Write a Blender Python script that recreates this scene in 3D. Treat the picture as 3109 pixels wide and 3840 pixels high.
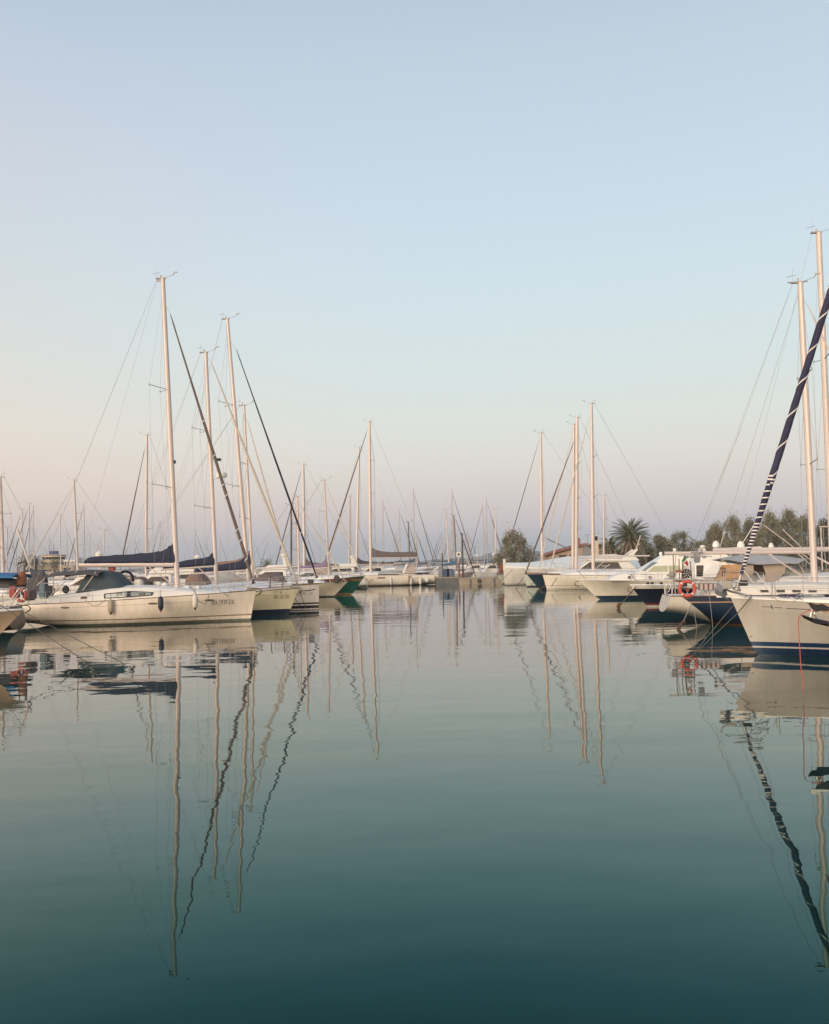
import bpy, bmesh, math, random
from mathutils import Vector, Matrix, noise
from mathutils.bvhtree import BVHTree
R = math.radians
for o in list(bpy.data.objects): bpy.data.objects.remove(o)
SC = bpy.context.scene
COL = SC.collection

# ------------------------------------------------------------------ camera
F, CX, PY = 3300.0, 1554.5, 2022.0          # focal length and principal point in photo pixels (3109 x 3840)
PITCH, ROLL, HC = R(1.6), R(-1.35), 2.8
cam_d = bpy.data.cameras.new('camera'); cam = bpy.data.objects.new('camera', cam_d); COL.objects.link(cam)
cam_d.sensor_fit = 'VERTICAL'; cam_d.sensor_height = 36.0; cam_d.sensor_width = 36.0 * 3109 / 3840
cam_d.lens = 36.0 * F / 3840; cam_d.shift_y = (PY - 1920) / 3840
cam_d.clip_start = 0.1; cam_d.clip_end = 20000
CR = Matrix.Rotation(R(90) + PITCH, 4, 'X') @ Matrix.Rotation(ROLL, 4, 'Z')
cam.matrix_world = Matrix.Translation((0, 0, HC)) @ CR
SC.camera = cam
SC.render.resolution_x = 829; SC.render.resolution_y = 1024

# ------------------------------------------------------------------ light: clear sky just after sunset, glow behind and to the left
SC.view_settings.view_transform = 'Standard'; SC.view_settings.look = 'None'
SC.view_settings.exposure = 0.0; SC.view_settings.gamma = 1.0
def s2l(c):
    return tuple(((x/255)/12.92 if x/255 <= .04045 else ((x/255+.055)/1.055)**2.4) for x in c)
SUN_AZ = Vector((-0.62, -0.78, 0)).normalized()
w = bpy.data.worlds.new('World'); SC.world = w; w.use_nodes = True
nt = w.node_tree; nt.nodes.clear(); N = nt.nodes.new; Lk = nt.links.new
def wmath(op, a, b=None, c=None, clamp=False):
    n = N('ShaderNodeMath'); n.operation = op; n.use_clamp = clamp
    for i, v in enumerate((a, b, c)):
        if v is None: continue
        if isinstance(v, (int, float)): n.inputs[i].default_value = v
        else: Lk(v, n.inputs[i])
    return n.outputs[0]
tc = N('ShaderNodeTexCoord'); sx = N('ShaderNodeSeparateXYZ'); Lk(tc.outputs['Generated'], sx.inputs[0])
X, Y_, Z_ = sx.outputs
el = wmath('ARCSINE', Z_); hz = wmath('SQRT', wmath('ADD', wmath('MULTIPLY', X, X), wmath('MULTIPLY', Y_, Y_)))
ca = wmath('DIVIDE', wmath('ADD', wmath('MULTIPLY', X, SUN_AZ.x), wmath('MULTIPLY', Y_, SUN_AZ.y)), wmath('MAXIMUM', hz, .02))
elf = wmath('DIVIDE', wmath('ADD', el, R(3)), R(93), clamp=True)
def wramp(stops):
    r = N('ShaderNodeValToRGB'); Lk(elf, r.inputs[0]); e = r.color_ramp.elements
    while len(e) > 1: e.remove(e[-1])
    for i, (deg, c) in enumerate(stops):
        p = (deg + 3) / 93
        k = e[0] if i == 0 else e.new(p)
        k.position = p; k.color = (*c, 1)
    return r.outputs[0]
ctr = [(-3, (150,168,178)), (0, (160,176,184)), (1.2, (178,183,192)), (2.9, (208,199,201)), (5.0, (221,214,208)), (6.5, (225,222,215)), (8.9, (224,229,223)), (10.5, (220,229,226)),
       (12.5, (217,230,230)), (15.5, (213,229,234)), (18.6, (209,226,236)), (24, (201,218,234)), (30.5, (193,209,225)), (32.6, (188,204,222)), (55, (140,165,200)), (90, (110,140,185))]
lef = [(-3, (160,168,176)), (0, (175,178,184)), (1.2, (192,187,188)), (3.0, (218,203,193)), (5.0, (231,215,202)), (8.0, (234,223,212)), (12.4, (225,224,219)),
       (15.5, (218,222,223)), (19.0, (211,219,224)), (24, (206,213,222)), (30, (190,205,222)), (32.6, (182,198,219)), (55, (140,165,200)), (90, (110,140,185))]
A = wramp([(d, s2l(c)) for d, c in ctr]); B_ = wramp([(d, s2l(c)) for d, c in lef])
G_ = wramp([(-3, (.9,.5,.3)), (0, (1.7,.95,.5)), (4, (2.2,1.35,.75)), (10, (1.9,1.35,.9)), (20, (1.1,.95,.8)), (35, (.62,.68,.75)), (55, (.3,.42,.62)), (90, (.2,.3,.5))])
def wmix(f, a, b):
    m = N('ShaderNodeMix'); m.data_type = 'RGBA'; Lk(f, m.inputs[0]); Lk(a, m.inputs[6]); Lk(b, m.inputs[7]); return m.outputs[2]
def smooth(v, a, b):
    m = N('ShaderNodeMapRange'); m.interpolation_type = 'SMOOTHSTEP'; Lk(v, m.inputs[0]); m.inputs[1].default_value = a; m.inputs[2].default_value = b; return m.outputs[0]
col = wmix(smooth(ca, -0.84, -0.30), A, B_)
col = wmix(smooth(ca, -0.25, 0.6), col, G_)
bg = N('ShaderNodeBackground'); Lk(col, bg.inputs[0]); bg.inputs[1].default_value = 1.0
wo = N('ShaderNodeOutputWorld'); Lk(bg.outputs[0], wo.inputs[0])
sun_d = bpy.data.lights.new('sun', 'SUN'); sun = bpy.data.objects.new('sun', sun_d); COL.objects.link(sun)
sun_d.energy = 3.4; sun_d.angle = R(45); sun_d.color = (1.0, .82, .63)
sd = Vector((SUN_AZ.x, SUN_AZ.y, math.tan(R(14))))
sun.rotation_euler = sd.to_track_quat('Z', 'Y').to_euler()

# ------------------------------------------------------------------ pixel <-> world helpers
CAMP = Vector((0, 0, HC)); CR3 = CR.to_3x3()
def ray(u, v): return CR3 @ Vector(((u - CX) / F, -(v - PY) / F, -1.0))
def P(u, v, Y):
    d = ray(u, v); return CAMP + d * (Y / d.y)
def U(u, Y, z=0.0):
    a = ray(u, 0); b = ray(u, 1000) - a      # d(v) = a + b*v/1000
    k = (z - HC) / Y
    t = (k * a.y - a.z) / (b.z - k * b.y)
    d = a + b * t; return CAMP + d * (Y / d.y)

# ------------------------------------------------------------------ materials
MATS = {}
def mat(name, c, rough=.5, metal=0.0, var=.10, scale=2.5, bump=0.0, bscale=20, spec=None, trans=0):
    if name in MATS: return MATS[name]
    m = bpy.data.materials.new(name); m.use_nodes = True; t = m.node_tree; b = t.nodes['Principled BSDF']
    if max(c) > 1.0: c = s2l(c)
    b.inputs['Roughness'].default_value = rough; b.inputs['Metallic'].default_value = metal
    if spec is not None: b.inputs['Specular IOR Level'].default_value = spec
    g = t.nodes.new('ShaderNodeTexCoord'); n = t.nodes.new('ShaderNodeTexNoise'); n.inputs['Scale'].default_value = scale; n.inputs['Detail'].default_value = 4
    t.links.new(g.outputs['Object'], n.inputs['Vector'])
    x = t.nodes.new('ShaderNodeMix'); x.data_type = 'RGBA'
    x.inputs[6].default_value = (*[k * (1 - var * 1.5) for k in c], 1); x.inputs[7].default_value = (*[min(1, k * (1 + var * 1.2)) for k in c], 1)
    t.links.new(n.outputs['Fac'], x.inputs[0]); t.links.new(x.outputs[2], b.inputs['Base Color'])
    if bump:
        n2 = t.nodes.new('ShaderNodeTexNoise'); n2.inputs['Scale'].default_value = bscale; t.links.new(g.outputs['Object'], n2.inputs['Vector'])
        bp = t.nodes.new('ShaderNodeBump'); bp.inputs['Distance'].default_value = bump; t.links.new(n2.outputs['Fac'], bp.inputs['Height']); t.links.new(bp.outputs[0], b.inputs['Normal'])
    if trans: b.inputs['Transmission Weight'].default_value = trans
    MATS[name] = m; return m
def bandmat(name, base, bands, rough=.28, split=None, var=.05, spec=.5):
    """hull paint: base colour with flat horizontal bands [(z0,z1,colour)], faint weathering; split=(x0,slope,colour)"""
    m = bpy.data.materials.new(name); m.use_nodes = True; t = m.node_tree; b = t.nodes['Principled BSDF']; L = t.links.new
    b.inputs['Roughness'].default_value = rough; b.inputs['Specular IOR Level'].default_value = spec
    g = t.nodes.new('ShaderNodeTexCoord'); s = t.nodes.new('ShaderNodeSeparateXYZ'); L(g.outputs['Object'], s.inputs[0])
    mr = t.nodes.new('ShaderNodeMapRange'); L(s.outputs[2], mr.inputs[0]); mr.inputs[1].default_value = -1; mr.inputs[2].default_value = 3
    r = t.nodes.new('ShaderNodeValToRGB'); r.color_ramp.interpolation = 'CONSTANT'; L(mr.outputs[0], r.inputs[0]); e = r.color_ramp.elements
    cl = lambda c: s2l(c) if max(c) > 1 else c
    st = [(-1.0, cl(base))]
    for z0, z1, c in bands: st += [(z0, cl(c)), (z1, cl(base))]
    while len(e) > 1: e.remove(e[-1])
    for i, (z, c) in enumerate(st):
        p = (z + 1) / 4; k = e[0] if i == 0 else e.new(p); k.position = p; k.color = (*c, 1)
    out = r.outputs[0]
    def M2(f, a, bb, blend='MIX'):
        x = t.nodes.new('ShaderNodeMix'); x.data_type = 'RGBA'; x.blend_type = blend
        if isinstance(f, float): x.inputs[0].default_value = f
        else: L(f, x.inputs[0])
        L(a, x.inputs[6])
        if isinstance(bb, tuple): x.inputs[7].default_value = (*bb, 1)
        else: L(bb, x.inputs[7])
        return x.outputs[2]
    if split:
        x0, sl, c2 = split
        a = t.nodes.new('ShaderNodeMath'); a.operation = 'MULTIPLY_ADD'; L(s.outputs[2], a.inputs[0]); a.inputs[1].default_value = -sl; L(s.outputs[0], a.inputs[2])
        lt = t.nodes.new('ShaderNodeMath'); lt.operation = 'LESS_THAN'; L(a.outputs[0], lt.inputs[0]); lt.inputs[1].default_value = x0
        gz = t.nodes.new('ShaderNodeMath'); gz.operation = 'GREATER_THAN'; L(s.outputs[2], gz.inputs[0]); gz.inputs[1].default_value = .05
        mm = t.nodes.new('ShaderNodeMath'); mm.operation = 'MULTIPLY'; L(lt.outputs[0], mm.inputs[0]); L(gz.outputs[0], mm.inputs[1])
        out = M2(mm.outputs[0], out, cl(c2))
    n = t.nodes.new('ShaderNodeTexNoise'); n.inputs['Scale'].default_value = 1.3; n.inputs['Detail'].default_value = 5
    mp = t.nodes.new('ShaderNodeMapping'); mp.inputs['Scale'].default_value = (2.2, 2.2, .5); L(g.outputs['Object'], mp.inputs[0]); L(mp.outputs[0], n.inputs['Vector'])
    rr = t.nodes.new('ShaderNodeValToRGB'); L(n.outputs['Fac'], rr.inputs[0]); rr.color_ramp.elements[0].position = .3; rr.color_ramp.elements[0].color = (1 - var * 2, 1 - var * 2.2, 1 - var * 3, 1)
    rr.color_ramp.elements[1].position = .6; rr.color_ramp.elements[1].color = (1, 1, 1, 1)
    out = M2(1.0, out, rr.outputs[0], 'MULTIPLY')
    # scum and rust streaks that start at the waterline and run down from the rail
    n3 = t.nodes.new('ShaderNodeTexNoise'); n3.inputs['Scale'].default_value = 1.0; n3.inputs['Detail'].default_value = 6; n3.inputs['Roughness'].default_value = .65
    m3 = t.nodes.new('ShaderNodeMapping'); m3.inputs['Scale'].default_value = (7, 7, .8); L(g.outputs['Object'], m3.inputs[0]); L(m3.outputs[0], n3.inputs['Vector'])
    z3 = t.nodes.new('ShaderNodeMapRange'); L(s.outputs[2], z3.inputs[0]); z3.inputs[1].default_value = .0; z3.inputs[2].default_value = .45; z3.inputs[3].default_value = .75; z3.inputs[4].default_value = .0
    f3 = t.nodes.new('ShaderNodeMapRange'); L(n3.outputs['Fac'], f3.inputs[0]); f3.inputs[1].default_value = .48; f3.inputs[2].default_value = .75; f3.inputs[3].default_value = 0; f3.inputs[4].default_value = 1
    p3 = t.nodes.new('ShaderNodeMath'); p3.operation = 'MULTIPLY_ADD'; L(z3.outputs[0], p3.inputs[0]); L(f3.outputs[0], p3.inputs[1]); 
    q3 = t.nodes.new('ShaderNodeMath'); q3.operation = 'MULTIPLY'; L(f3.outputs[0], q3.inputs[0]); q3.inputs[1].default_value = .22; L(q3.outputs[0], p3.inputs[2])
    out = M2(p3.outputs[0], out, (.50, .43, .32), 'MULTIPLY')
    L(out, b.inputs['Base Color']); return m
WHITE = mat('gelcoat_white', (.72,.70,.65), .3, var=.04)
CREAM = mat('deck_cream', (.66,.62,.54), .5, var=.06)
COOLW = mat('deck_white', (.68,.68,.67), .45, var=.05)
ALU = mat('spar_aluminium', (.57,.495,.455), .42, .1, var=.05)
ALUD = mat('spar_grey', (.40,.36,.34), .4, .3)
SPARD = mat('spar_dark', (.045,.04,.045), .4)
STEEL = mat('stainless_steel', (.42,.41,.40), .42, .55, var=.05)
WIRE = mat('rigging_wire', (.36,.35,.34), .5, .1)
NAVY = mat('canvas_navy', (.012,.018,.045), .8, var=.2, bump=.02, bscale=5)
TEAL = mat('canvas_grey_teal', (.045,.068,.078), .8, var=.2, bump=.02, bscale=4)
BROWNC = mat('canvas_brown', (.20,.13,.105), .85, var=.15, bump=.02, bscale=5)
TAN = mat('canvas_tan', (.40,.33,.27), .85, var=.1, bump=.02, bscale=5)
GREYC = mat('canvas_grey', (.36,.37,.37), .8, var=.1, bump=.02, bscale=4)
DGREY = mat('canvas_dark_grey', (.07,.065,.07), .8, var=.15)
LAV = mat('canvas_lavender', (.20,.15,.25), .85, var=.15)
BLUEC = mat('canvas_blue', (.03,.14,.30), .8, var=.15)
TARP = mat('tarpaulin_white', (.58,.63,.64), .6, var=.06, bump=.03, bscale=1.5)
FURLB = mat('furled_sail_brown', (.13,.095,.085), .8, var=.15)
FURLW = mat('furled_sail_pale', (.52,.47,.41), .8, var=.1)
FURLN = mat('furled_sail_navy', (.018,.016,.035), .8, var=.2, bump=.02, bscale=8)
TIE = mat('sail_tie_white', (.68,.65,.60), .7)
GLASSD = mat('window_dark', (.015,.016,.02), .08, spec=.8)
GLASSB = mat('window_blue', (.14,.22,.26), .1, spec=.8)
GLASSY = mat('window_pale_green', (.38,.40,.26), .15, spec=.7)
GLASSG = mat('window_grey_blue', (.22,.27,.28), .12, spec=.8)
BROWN = mat('teak', (.14,.08,.05), .6, var=.2)
WOOD = mat('varnished_wood', (.46,.24,.09), .35, var=.15, scale=6)
RUB = mat('rubber_black', (.012,.012,.014), .6)
GREYP = mat('grey_plastic', (.25,.25,.26), .5)
ANCH = mat('anchor_galvanised', (.20,.20,.20), .5, .5)
RED = mat('red_plastic', (.30,.05,.04), .55)
ORANGE = mat('lifebuoy_orange', (.52,.085,.055), .55, var=.08)
BEIGE = mat('fender_beige', (.42,.35,.26), .5)
FNAVY = mat('fender_navy', (.015,.018,.045), .5)
ROPE = mat('rope_dark', (.07,.06,.055), .9)
ROPEL = mat('rope_pale', (.30,.26,.21), .9)
ROPER = mat('rope_red', (.45,.09,.06), .8)
WEED = mat('weed_brown', (.12,.06,.03), .95, var=.3)
INKG = mat('lettering_grey', (.13,.12,.11), .6)
INKF = mat('lettering_faint', (.42,.37,.30), .6)
INKD = mat('lettering_dark', (.06,.05,.05), .6)
CONC = mat('concrete', (.34,.28,.22), .9, var=.2, scale=1.2)
CONCD = mat('concrete_dark', (.13,.13,.13), .9, var=.25, scale=1.2)

# ------------------------------------------------------------------ mesh builder
class MB:
    def __init__(s): s.bm = bmesh.new(); s.smooth = True
    def v(s, p): return s.bm.verts.new(p)
    def face(s, pts):
        try: return s.bm.faces.new([s.v(p) for p in pts])
        except ValueError: return None
    def grid(s, rows, close=False, cap0=False, cap1=False):
        vs = [[s.v(p) for p in r] for r in rows]; n = len(rows[0])
        for i in range(len(vs) - 1):
            for j in range(n if close else n - 1):
                k = (j + 1) % n
                q = [vs[i][j], vs[i][k], vs[i + 1][k], vs[i + 1][j]]
                try: s.bm.faces.new(q)
                except ValueError: pass
        if cap0: s.bm.faces.new(vs[0][::-1])
        if cap1: s.bm.faces.new(vs[-1])
        return s
    def tube(s, pts, r=.02, n=6, r1=None, flat=1.0):
        pts = [Vector(p) for p in pts]; rows = []
        for i, p in enumerate(pts):
            d = (pts[min(i + 1, len(pts) - 1)] - pts[max(i - 1, 0)])
            if d.length < 1e-9: d = Vector((0, 0, 1))
            d.normalize(); a = Vector((0, 0, 1)) if abs(d.z) < .9 else Vector((1, 0, 0))
            x = d.cross(a).normalized(); y = d.cross(x).normalized()
            if isinstance(r, (list, tuple)): rr = r[i]
            else: rr = r if r1 is None else r + (r1 - r) * i / (len(pts) - 1)
            rows.append([p + x * (math.cos(6.28318 * k / n) * rr) + y * (math.sin(6.28318 * k / n) * rr * flat) for k in range(n)])
        return s.grid(rows, True, True, True)
    def box(s, c, size, rz=0.0, bevel=0.0, M=None):
        hx, hy, hz = [k / 2 for k in size]; c = Vector(c); m = Matrix.Rotation(rz, 3, 'Z')
        vs = [s.v(c + m @ Vector((i * hx, j * hy, k * hz))) for k in (-1, 1) for j in (-1, 1) for i in (-1, 1)]
        f = [s.bm.faces.new([vs[q] for q in k]) for k in ((0, 2, 3, 1), (4, 5, 7, 6), (0, 1, 5, 4), (2, 6, 7, 3), (0, 4, 6, 2), (1, 3, 7, 5))]
        if bevel:
            es = list({e for q in f for e in q.edges}); bmesh.ops.bevel(s.bm, geom=es, offset=bevel, segments=2, affect='EDGES')
        return s
    def lathe(s, c, prof, axis=(0, 0, 1), n=14):
        ax = Vector(axis).normalized(); a = Vector((1, 0, 0)) if abs(ax.x) < .9 else Vector((0, 1, 0))
        x = ax.cross(a).normalized(); y = ax.cross(x); c = Vector(c)
        return s.grid([[c + ax * h + x * (math.cos(6.28318 * k / n) * r) + y * (math.sin(6.28318 * k / n) * r) for k in range(n)] for r, h in prof], True, True, True)
    def prism(s, pts, y0, y1, inset=0.0, zr=None):
        """polygon pts [(x,z)] in the side plane, extruded from y0 to y1; inset narrows it towards the top"""
        zs = [p[1] for p in pts]; z0, z1 = min(zs), max(zs); cy = (y0 + y1) / 2
        def yy(y, z):
            f = 1 - inset * (z - z0) / max(1e-6, z1 - z0); return cy + (y - cy) * f
        a = [s.v((x, yy(y0, z), z)) for x, z in pts]; b = [s.v((x, yy(y1, z), z)) for x, z in pts]; n = len(pts)
        s.bm.faces.new(a[::-1]); s.bm.faces.new(b)
        for i in range(n): s.bm.faces.new((a[i], a[(i + 1) % n], b[(i + 1) % n], b[i]))
        return s
    def torus(s, c, Rr, r, axis=(0, 1, 0), n=24, m=10, a0=0, a1=6.28318):
        ax = Vector(axis).normalized(); a = Vector((0, 0, 1)) if abs(ax.z) < .9 else Vector((1, 0, 0))
        x = ax.cross(a).normalized(); y = ax.cross(x).normalized(); c = Vector(c); rows = []
        full = abs(a1 - a0 - 6.28318) < .01
        for i in range(n + 1):
            t = a0 + (a1 - a0) * i / n; d = x * math.cos(t) + y * math.sin(t)
            rows.append([c + d * (Rr + r * math.cos(6.28318 * k / m)) + ax * (r * math.sin(6.28318 * k / m)) for k in range(m)])
        return s.grid(rows, True, not full, not full)
    def build(s, name, m, parent=None, smooth=True, solid=0.0, label=None, recalc=True, ang=35):
        bm = s.bm; bmesh.ops.remove_doubles(bm, verts=bm.verts, dist=1e-5)
        if solid: bmesh.ops.solidify(bm, geom=list(bm.faces), thickness=solid)
        if recalc: bmesh.ops.recalc_face_normals(bm, faces=list(bm.faces))
        for f in bm.faces: f.smooth = smooth
        if smooth:
            for e in bm.edges:
                if len(e.link_faces) != 2 or e.calc_face_angle(0) > R(ang): e.smooth = False
        me = bpy.data.meshes.new(name); bm.to_mesh(me); bm.free(); me.materials.append(m)
        o = bpy.data.objects.new(name, me); COL.objects.link(o)
        if parent is not None: o.parent = parent
        if label: o['label'] = label
        return o
def tag(o, label, cat=None, group=None, kind=None):
    if label: o['label'] = label
    if cat: o['category'] = cat
    if group: o['group'] = group
    if kind: o['kind'] = kind
    return o
def empty(name, loc=(0, 0, 0), rz=0.0):
    o = bpy.data.objects.new(name, None); COL.objects.link(o); o.location = loc; o.rotation_euler = (0, 0, rz); o.empty_display_size = .5; return o
def deep_copy(o, parent=None):
    c = o.copy(); COL.objects.link(c); c.parent = parent
    for ch in list(CH.get(o.name, [])) or [k for k in o.children]: deep_copy(ch, c)
    return c
CH = {}
def lerp(a, b, t): return a + (b - a) * t
def sstep(t): t = max(0, min(1, t)); return t * t * (3 - 2 * t)

# ------------------------------------------------------------------ boats
class Boat:
    def __init__(s, name, cat, label, bow, stern, group=None, local=None):
        if local is None:
            pb, ps = U(*bow), U(*stern); d = pb - ps; o = (pb + ps) / 2; s.L = d.length; s.a = math.atan2(d.y, d.x)
        else: s.L = local; o = Vector((0, 0, 0)); s.a = 0
        s.root = empty(name, o, s.a); tag(s.root, label, cat, group)
        s.M = Matrix.Translation(o) @ Matrix.Rotation(s.a, 4, 'Z'); s.Mi = s.M.inverted(); s.M3 = s.Mi.to_3x3()
        s.c = s.Mi @ CAMP; s.n = 1 if s.c.y > 0 else -1
    def pt(s, u, v, off=0.0):
        d = s.M3 @ ray(u, v); t = (s.n * off - s.c.y) / d.y; return s.c + d * t
    def hull(s, B, fb, fs, rake=.5, m=None, so=(0., 0.), wt=.75, zs=.08, draft=.4, flare=0, dip=.0, sm=.42, nst=34, deck=CREAM, rail=BROWN, railr=.02, name='hull', bulge=2.0):
        L = s.L; s.B, s.fb, s.fs = B, fb, fs
        def bx(z):
            return L / 2 - rake * (1 - z / fb) * (1.0 if z > 0 else 1.15)
        def sxx(z): return -L / 2 + lerp(so[0], so[1], max(0, min(1, z / fs)))
        def sh(t): return fs + (fb - fs) * t ** 1.5 - dip * math.sin(math.pi * t)
        def hb(t):
            if t < sm: return B / 2 * (wt + (1 - wt) * math.sin(math.pi / 2 * t / sm))
            return B / 2 * max(0, 1 - ((t - sm) / (1 - sm)) ** bulge)
        rows = []; nt_ = 12
        for i in range(nst + 1):
            t = i / nst; t = 1 - (1 - t) ** 1.25
            zb = lerp(zs, -draft, sstep(t / .38)); zt = sh(t); h = hb(t) + (.015 if i == nst else 0)
            r = []
            for j in range(nt_ + 1):
                a = j / nt_
                bw = sstep((t - .35) / .65)
                e1 = lerp(3.2, 1.25, bw); e2 = lerp(1.7, 1.0, bw)
                yf = 1 - (1 - a) ** e1
                if flare: yf = lerp(yf, a ** (1 + flare), bw)
                z = zb + (zt - zb) * a ** e2
                r.append(Vector((lerp(sxx(z), bx(z), t), h * yf, z)))
            rows.append([Vector((p.x, -p.y, p.z)) for p in r[::-1]] + r[1:])
        mb = MB(); mb.grid(rows, cap0=True)
        s.hullo = mb.build(name, m or WHITE, s.root)
        s.tree = bvh(s.hullo)
        s.edge = [(r[-1].x, r[-1].y, r[-1].z) for r in rows]
        dk = []
        for (x, y, z) in s.edge:
            y = y * .985; dk.append([Vector((x, y * k, z - .015 + .06 * (1 - k * k) * min(1, y))) for k in (-1, -.6, 0, .6, 1)])
        s.deck = MB().grid(dk).build('deck', deck, s.root)
        if rail is not None:
            mb = MB()
            for sg in (-1, 1): mb.tube([(x, sg * y, z + railr * .6) for x, y, z in s.edge], railr, 5)
            mb.build('toe_rail', rail, s.root)
        return s
    def at(s, x):
        e = s.edge
        if x <= e[0][0]: return e[0][1], e[0][2]
        for a, b in zip(e, e[1:]):
            if x <= b[0]:
                t = (x - a[0]) / max(1e-6, b[0] - a[0]); return lerp(a[1], b[1], t), lerp(a[2], b[2], t)
        return e[-1][1], e[-1][2]
    def trunk(s, prof, w=.62, m=None, name='coachroof', taper=.75):
        """prof [(x, height above deck)]; w = share of the half-beam"""
        rows = []
        for x, h in prof:
            hb, z = s.at(x); hw = min(hb * .9, s.B / 2 * w * (1 if x < 0 else max(.25, 1 - max(0, x) / s.L * 1.1)))
            z0 = z - .05; t = z + h
            rows.append([Vector(p) for p in ((x, -hw, z0), (x, -hw * .97, z0 + (t - z0) * .55), (x, -hw * .88, z0 + (t - z0) * .9), (x, -hw * .5, t + .03), (x, 0, t + .05),
                         (x, hw * .5, t + .03), (x, hw * .88, z0 + (t - z0) * .9), (x, hw * .97, z0 + (t - z0) * .55), (x, hw, z0))])
        o = MB().grid(rows, cap0=True, cap1=True).build(name, m or COOLW, s.root); return o
    def stick(s, target, uv, m, name, off, eps=.006, parent=None, n=6, label=None):
        """polygon seen at photo pixels uv, laid on the near side of target"""
        pts = [s.pt(u, v, off) for u, v in uv]; return s.stickl(target, [(p.x, p.z) for p in pts], m, name, eps, parent, n, label)
    def stickl(s, tr, pts, m, name, eps=.006, parent=None, n=6, label=None, both=False):
        mb = MB()
        for sg in ((s.n, -s.n) if both else (s.n,)):
            v = [Vector((x, 0, z)) for x, z in pts]
            f = mb.face(v)
            if f is None: continue
        bmesh.ops.triangulate(mb.bm, faces=list(mb.bm.faces))
        sz = max(max(p[0] for p in pts) - min(p[0] for p in pts), max(p[1] for p in pts) - min(p[1] for p in pts))
        for _ in range(3 if sz > .9 else 2 if sz > .35 else 1): bmesh.ops.subdivide_edges(mb.bm, edges=list(mb.bm.edges), cuts=1, use_grid_fill=True)
        s.proj(mb.bm, tr, eps, s.n)
        if both:
            pass
        return mb.build(name, m, parent or s.root, smooth=False, recalc=False, solid=0, label=label)
    def proj(s, bm, tr, eps, sg):
        last = None; bad = []
        for v in bm.verts:
            h = tr.ray_cast(Vector((v.co.x, sg * 12, v.co.z)), Vector((0, -sg, 0)))
            if h[0] is not None: v.co = Vector((v.co.x, h[0].y + sg * eps, v.co.z)); last = v.co.y
            else: bad.append(v)
        for v in bad:
            g = [w for w in bm.verts if w not in bad]
            if g: q = min(g, key=lambda w: (w.co.x - v.co.x) ** 2 + (w.co.z - v.co.z) ** 2); v.co.y = q.co.y
    def line(s, tr, pts, wdt, m, name, label=None, eps=.006):
        mb = MB(); rows = []
        for (a, b) in zip(pts, pts[1:]):
            k = max(1, int(abs(b[0] - a[0]) / .25))
            for i in range(k + (1 if b is pts[-1] else 0)):
                t = i / k; x = lerp(a[0], b[0], t); z = lerp(a[1], b[1], t); rows.append([Vector((x, 0, z - wdt / 2)), Vector((x, 0, z + wdt / 2))])
        mb.grid(rows); s.proj(mb.bm, tr, eps, s.n); return mb.build(name, m, s.root, smooth=False, recalc=False, label=label)
    def linep(s, tr, uv, off, wdt, m, name, **k):
        return s.line(tr, [(p.x, p.z) for p in (s.pt(u, v, off) for u, v in uv)], wdt, m, name, **k)
    def text(s, tr, string, u0, v0, u1, v1, m, off, name='lettering', shear=0.0, bold=.0):
        """lettering whose box runs from pixel (u0,v0) lower left to (u1,v1) upper right on the near side"""
        a = s.pt(u0, v0, off); b = s.pt(u1, v1, off)
        cu = bpy.data.curves.new('t', 'FONT'); cu.body = string; cu.shear = shear; cu.offset = bold; cu.resolution_u = 3; cu.space_character = 1.06
        to = bpy.data.objects.new('t', cu); COL.objects.link(to); dg = bpy.context.evaluated_depsgraph_get(); dg.update()
        me = bpy.data.meshes.new_from_object(to.evaluated_get(dg)); bpy.data.objects.remove(to)
        bm = bmesh.new(); bm.from_mesh(me); xs = [v.co.x for v in bm.verts]; ys = [v.co.y for v in bm.verts]
        x0, x1, y0, y1 = min(xs), max(xs), min(ys), max(ys)
        for v in bm.verts:
            fx = (v.co.x - x0) / (x1 - x0); fy = (v.co.y - y0) / (y1 - y0)
            v.co = Vector((lerp(a.x, b.x, fx), 0, lerp(a.z, b.z, fy)))
        bmesh.ops.triangulate(bm, faces=list(bm.faces)); s.proj(bm, tr, .006, s.n)
        me2 = bpy.data.meshes.new(name); bm.to_mesh(me2); bm.free(); me2.materials.append(m)
        o = bpy.data.objects.new(name, me2); COL.objects.link(o); o.parent = s.root; return o
    def rig(s, mb_, mt, r0=.11, r1=.085, spreads=((.40, 1.0), (.68, .8)), sweep=.35, boom=None, bz=None, cover=None, cprof=None, furl=None, backs=(), inst=True,
            mm=None, wire=.006, boomr=.075, ch=.9, wires=True, bm_=None):
        mm = mm or ALU; q = s.root; mb_, mt = Vector(mb_), Vector(mt)
        n = 8; pts = [mb_.lerp(mt, i / n) for i in range(n + 1)]
        mast = MB().tube(pts, [lerp(r0, r1, sstep(max(0, i / n - .5) * 2)) for i in range(n + 1)], 10).build('mast', mm, q)
        H = mt.z - mb_.z
        if r0 > .09: MB().tube([mb_ + Vector((-r0 * .95, 0, .3)), mb_.lerp(mt, .6) + Vector((-r0 * .97, 0, 0)), mt + Vector((-r1 * .95, 0, -.2))], .018, 4).build('sail_track', WIRE, mast)
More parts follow.
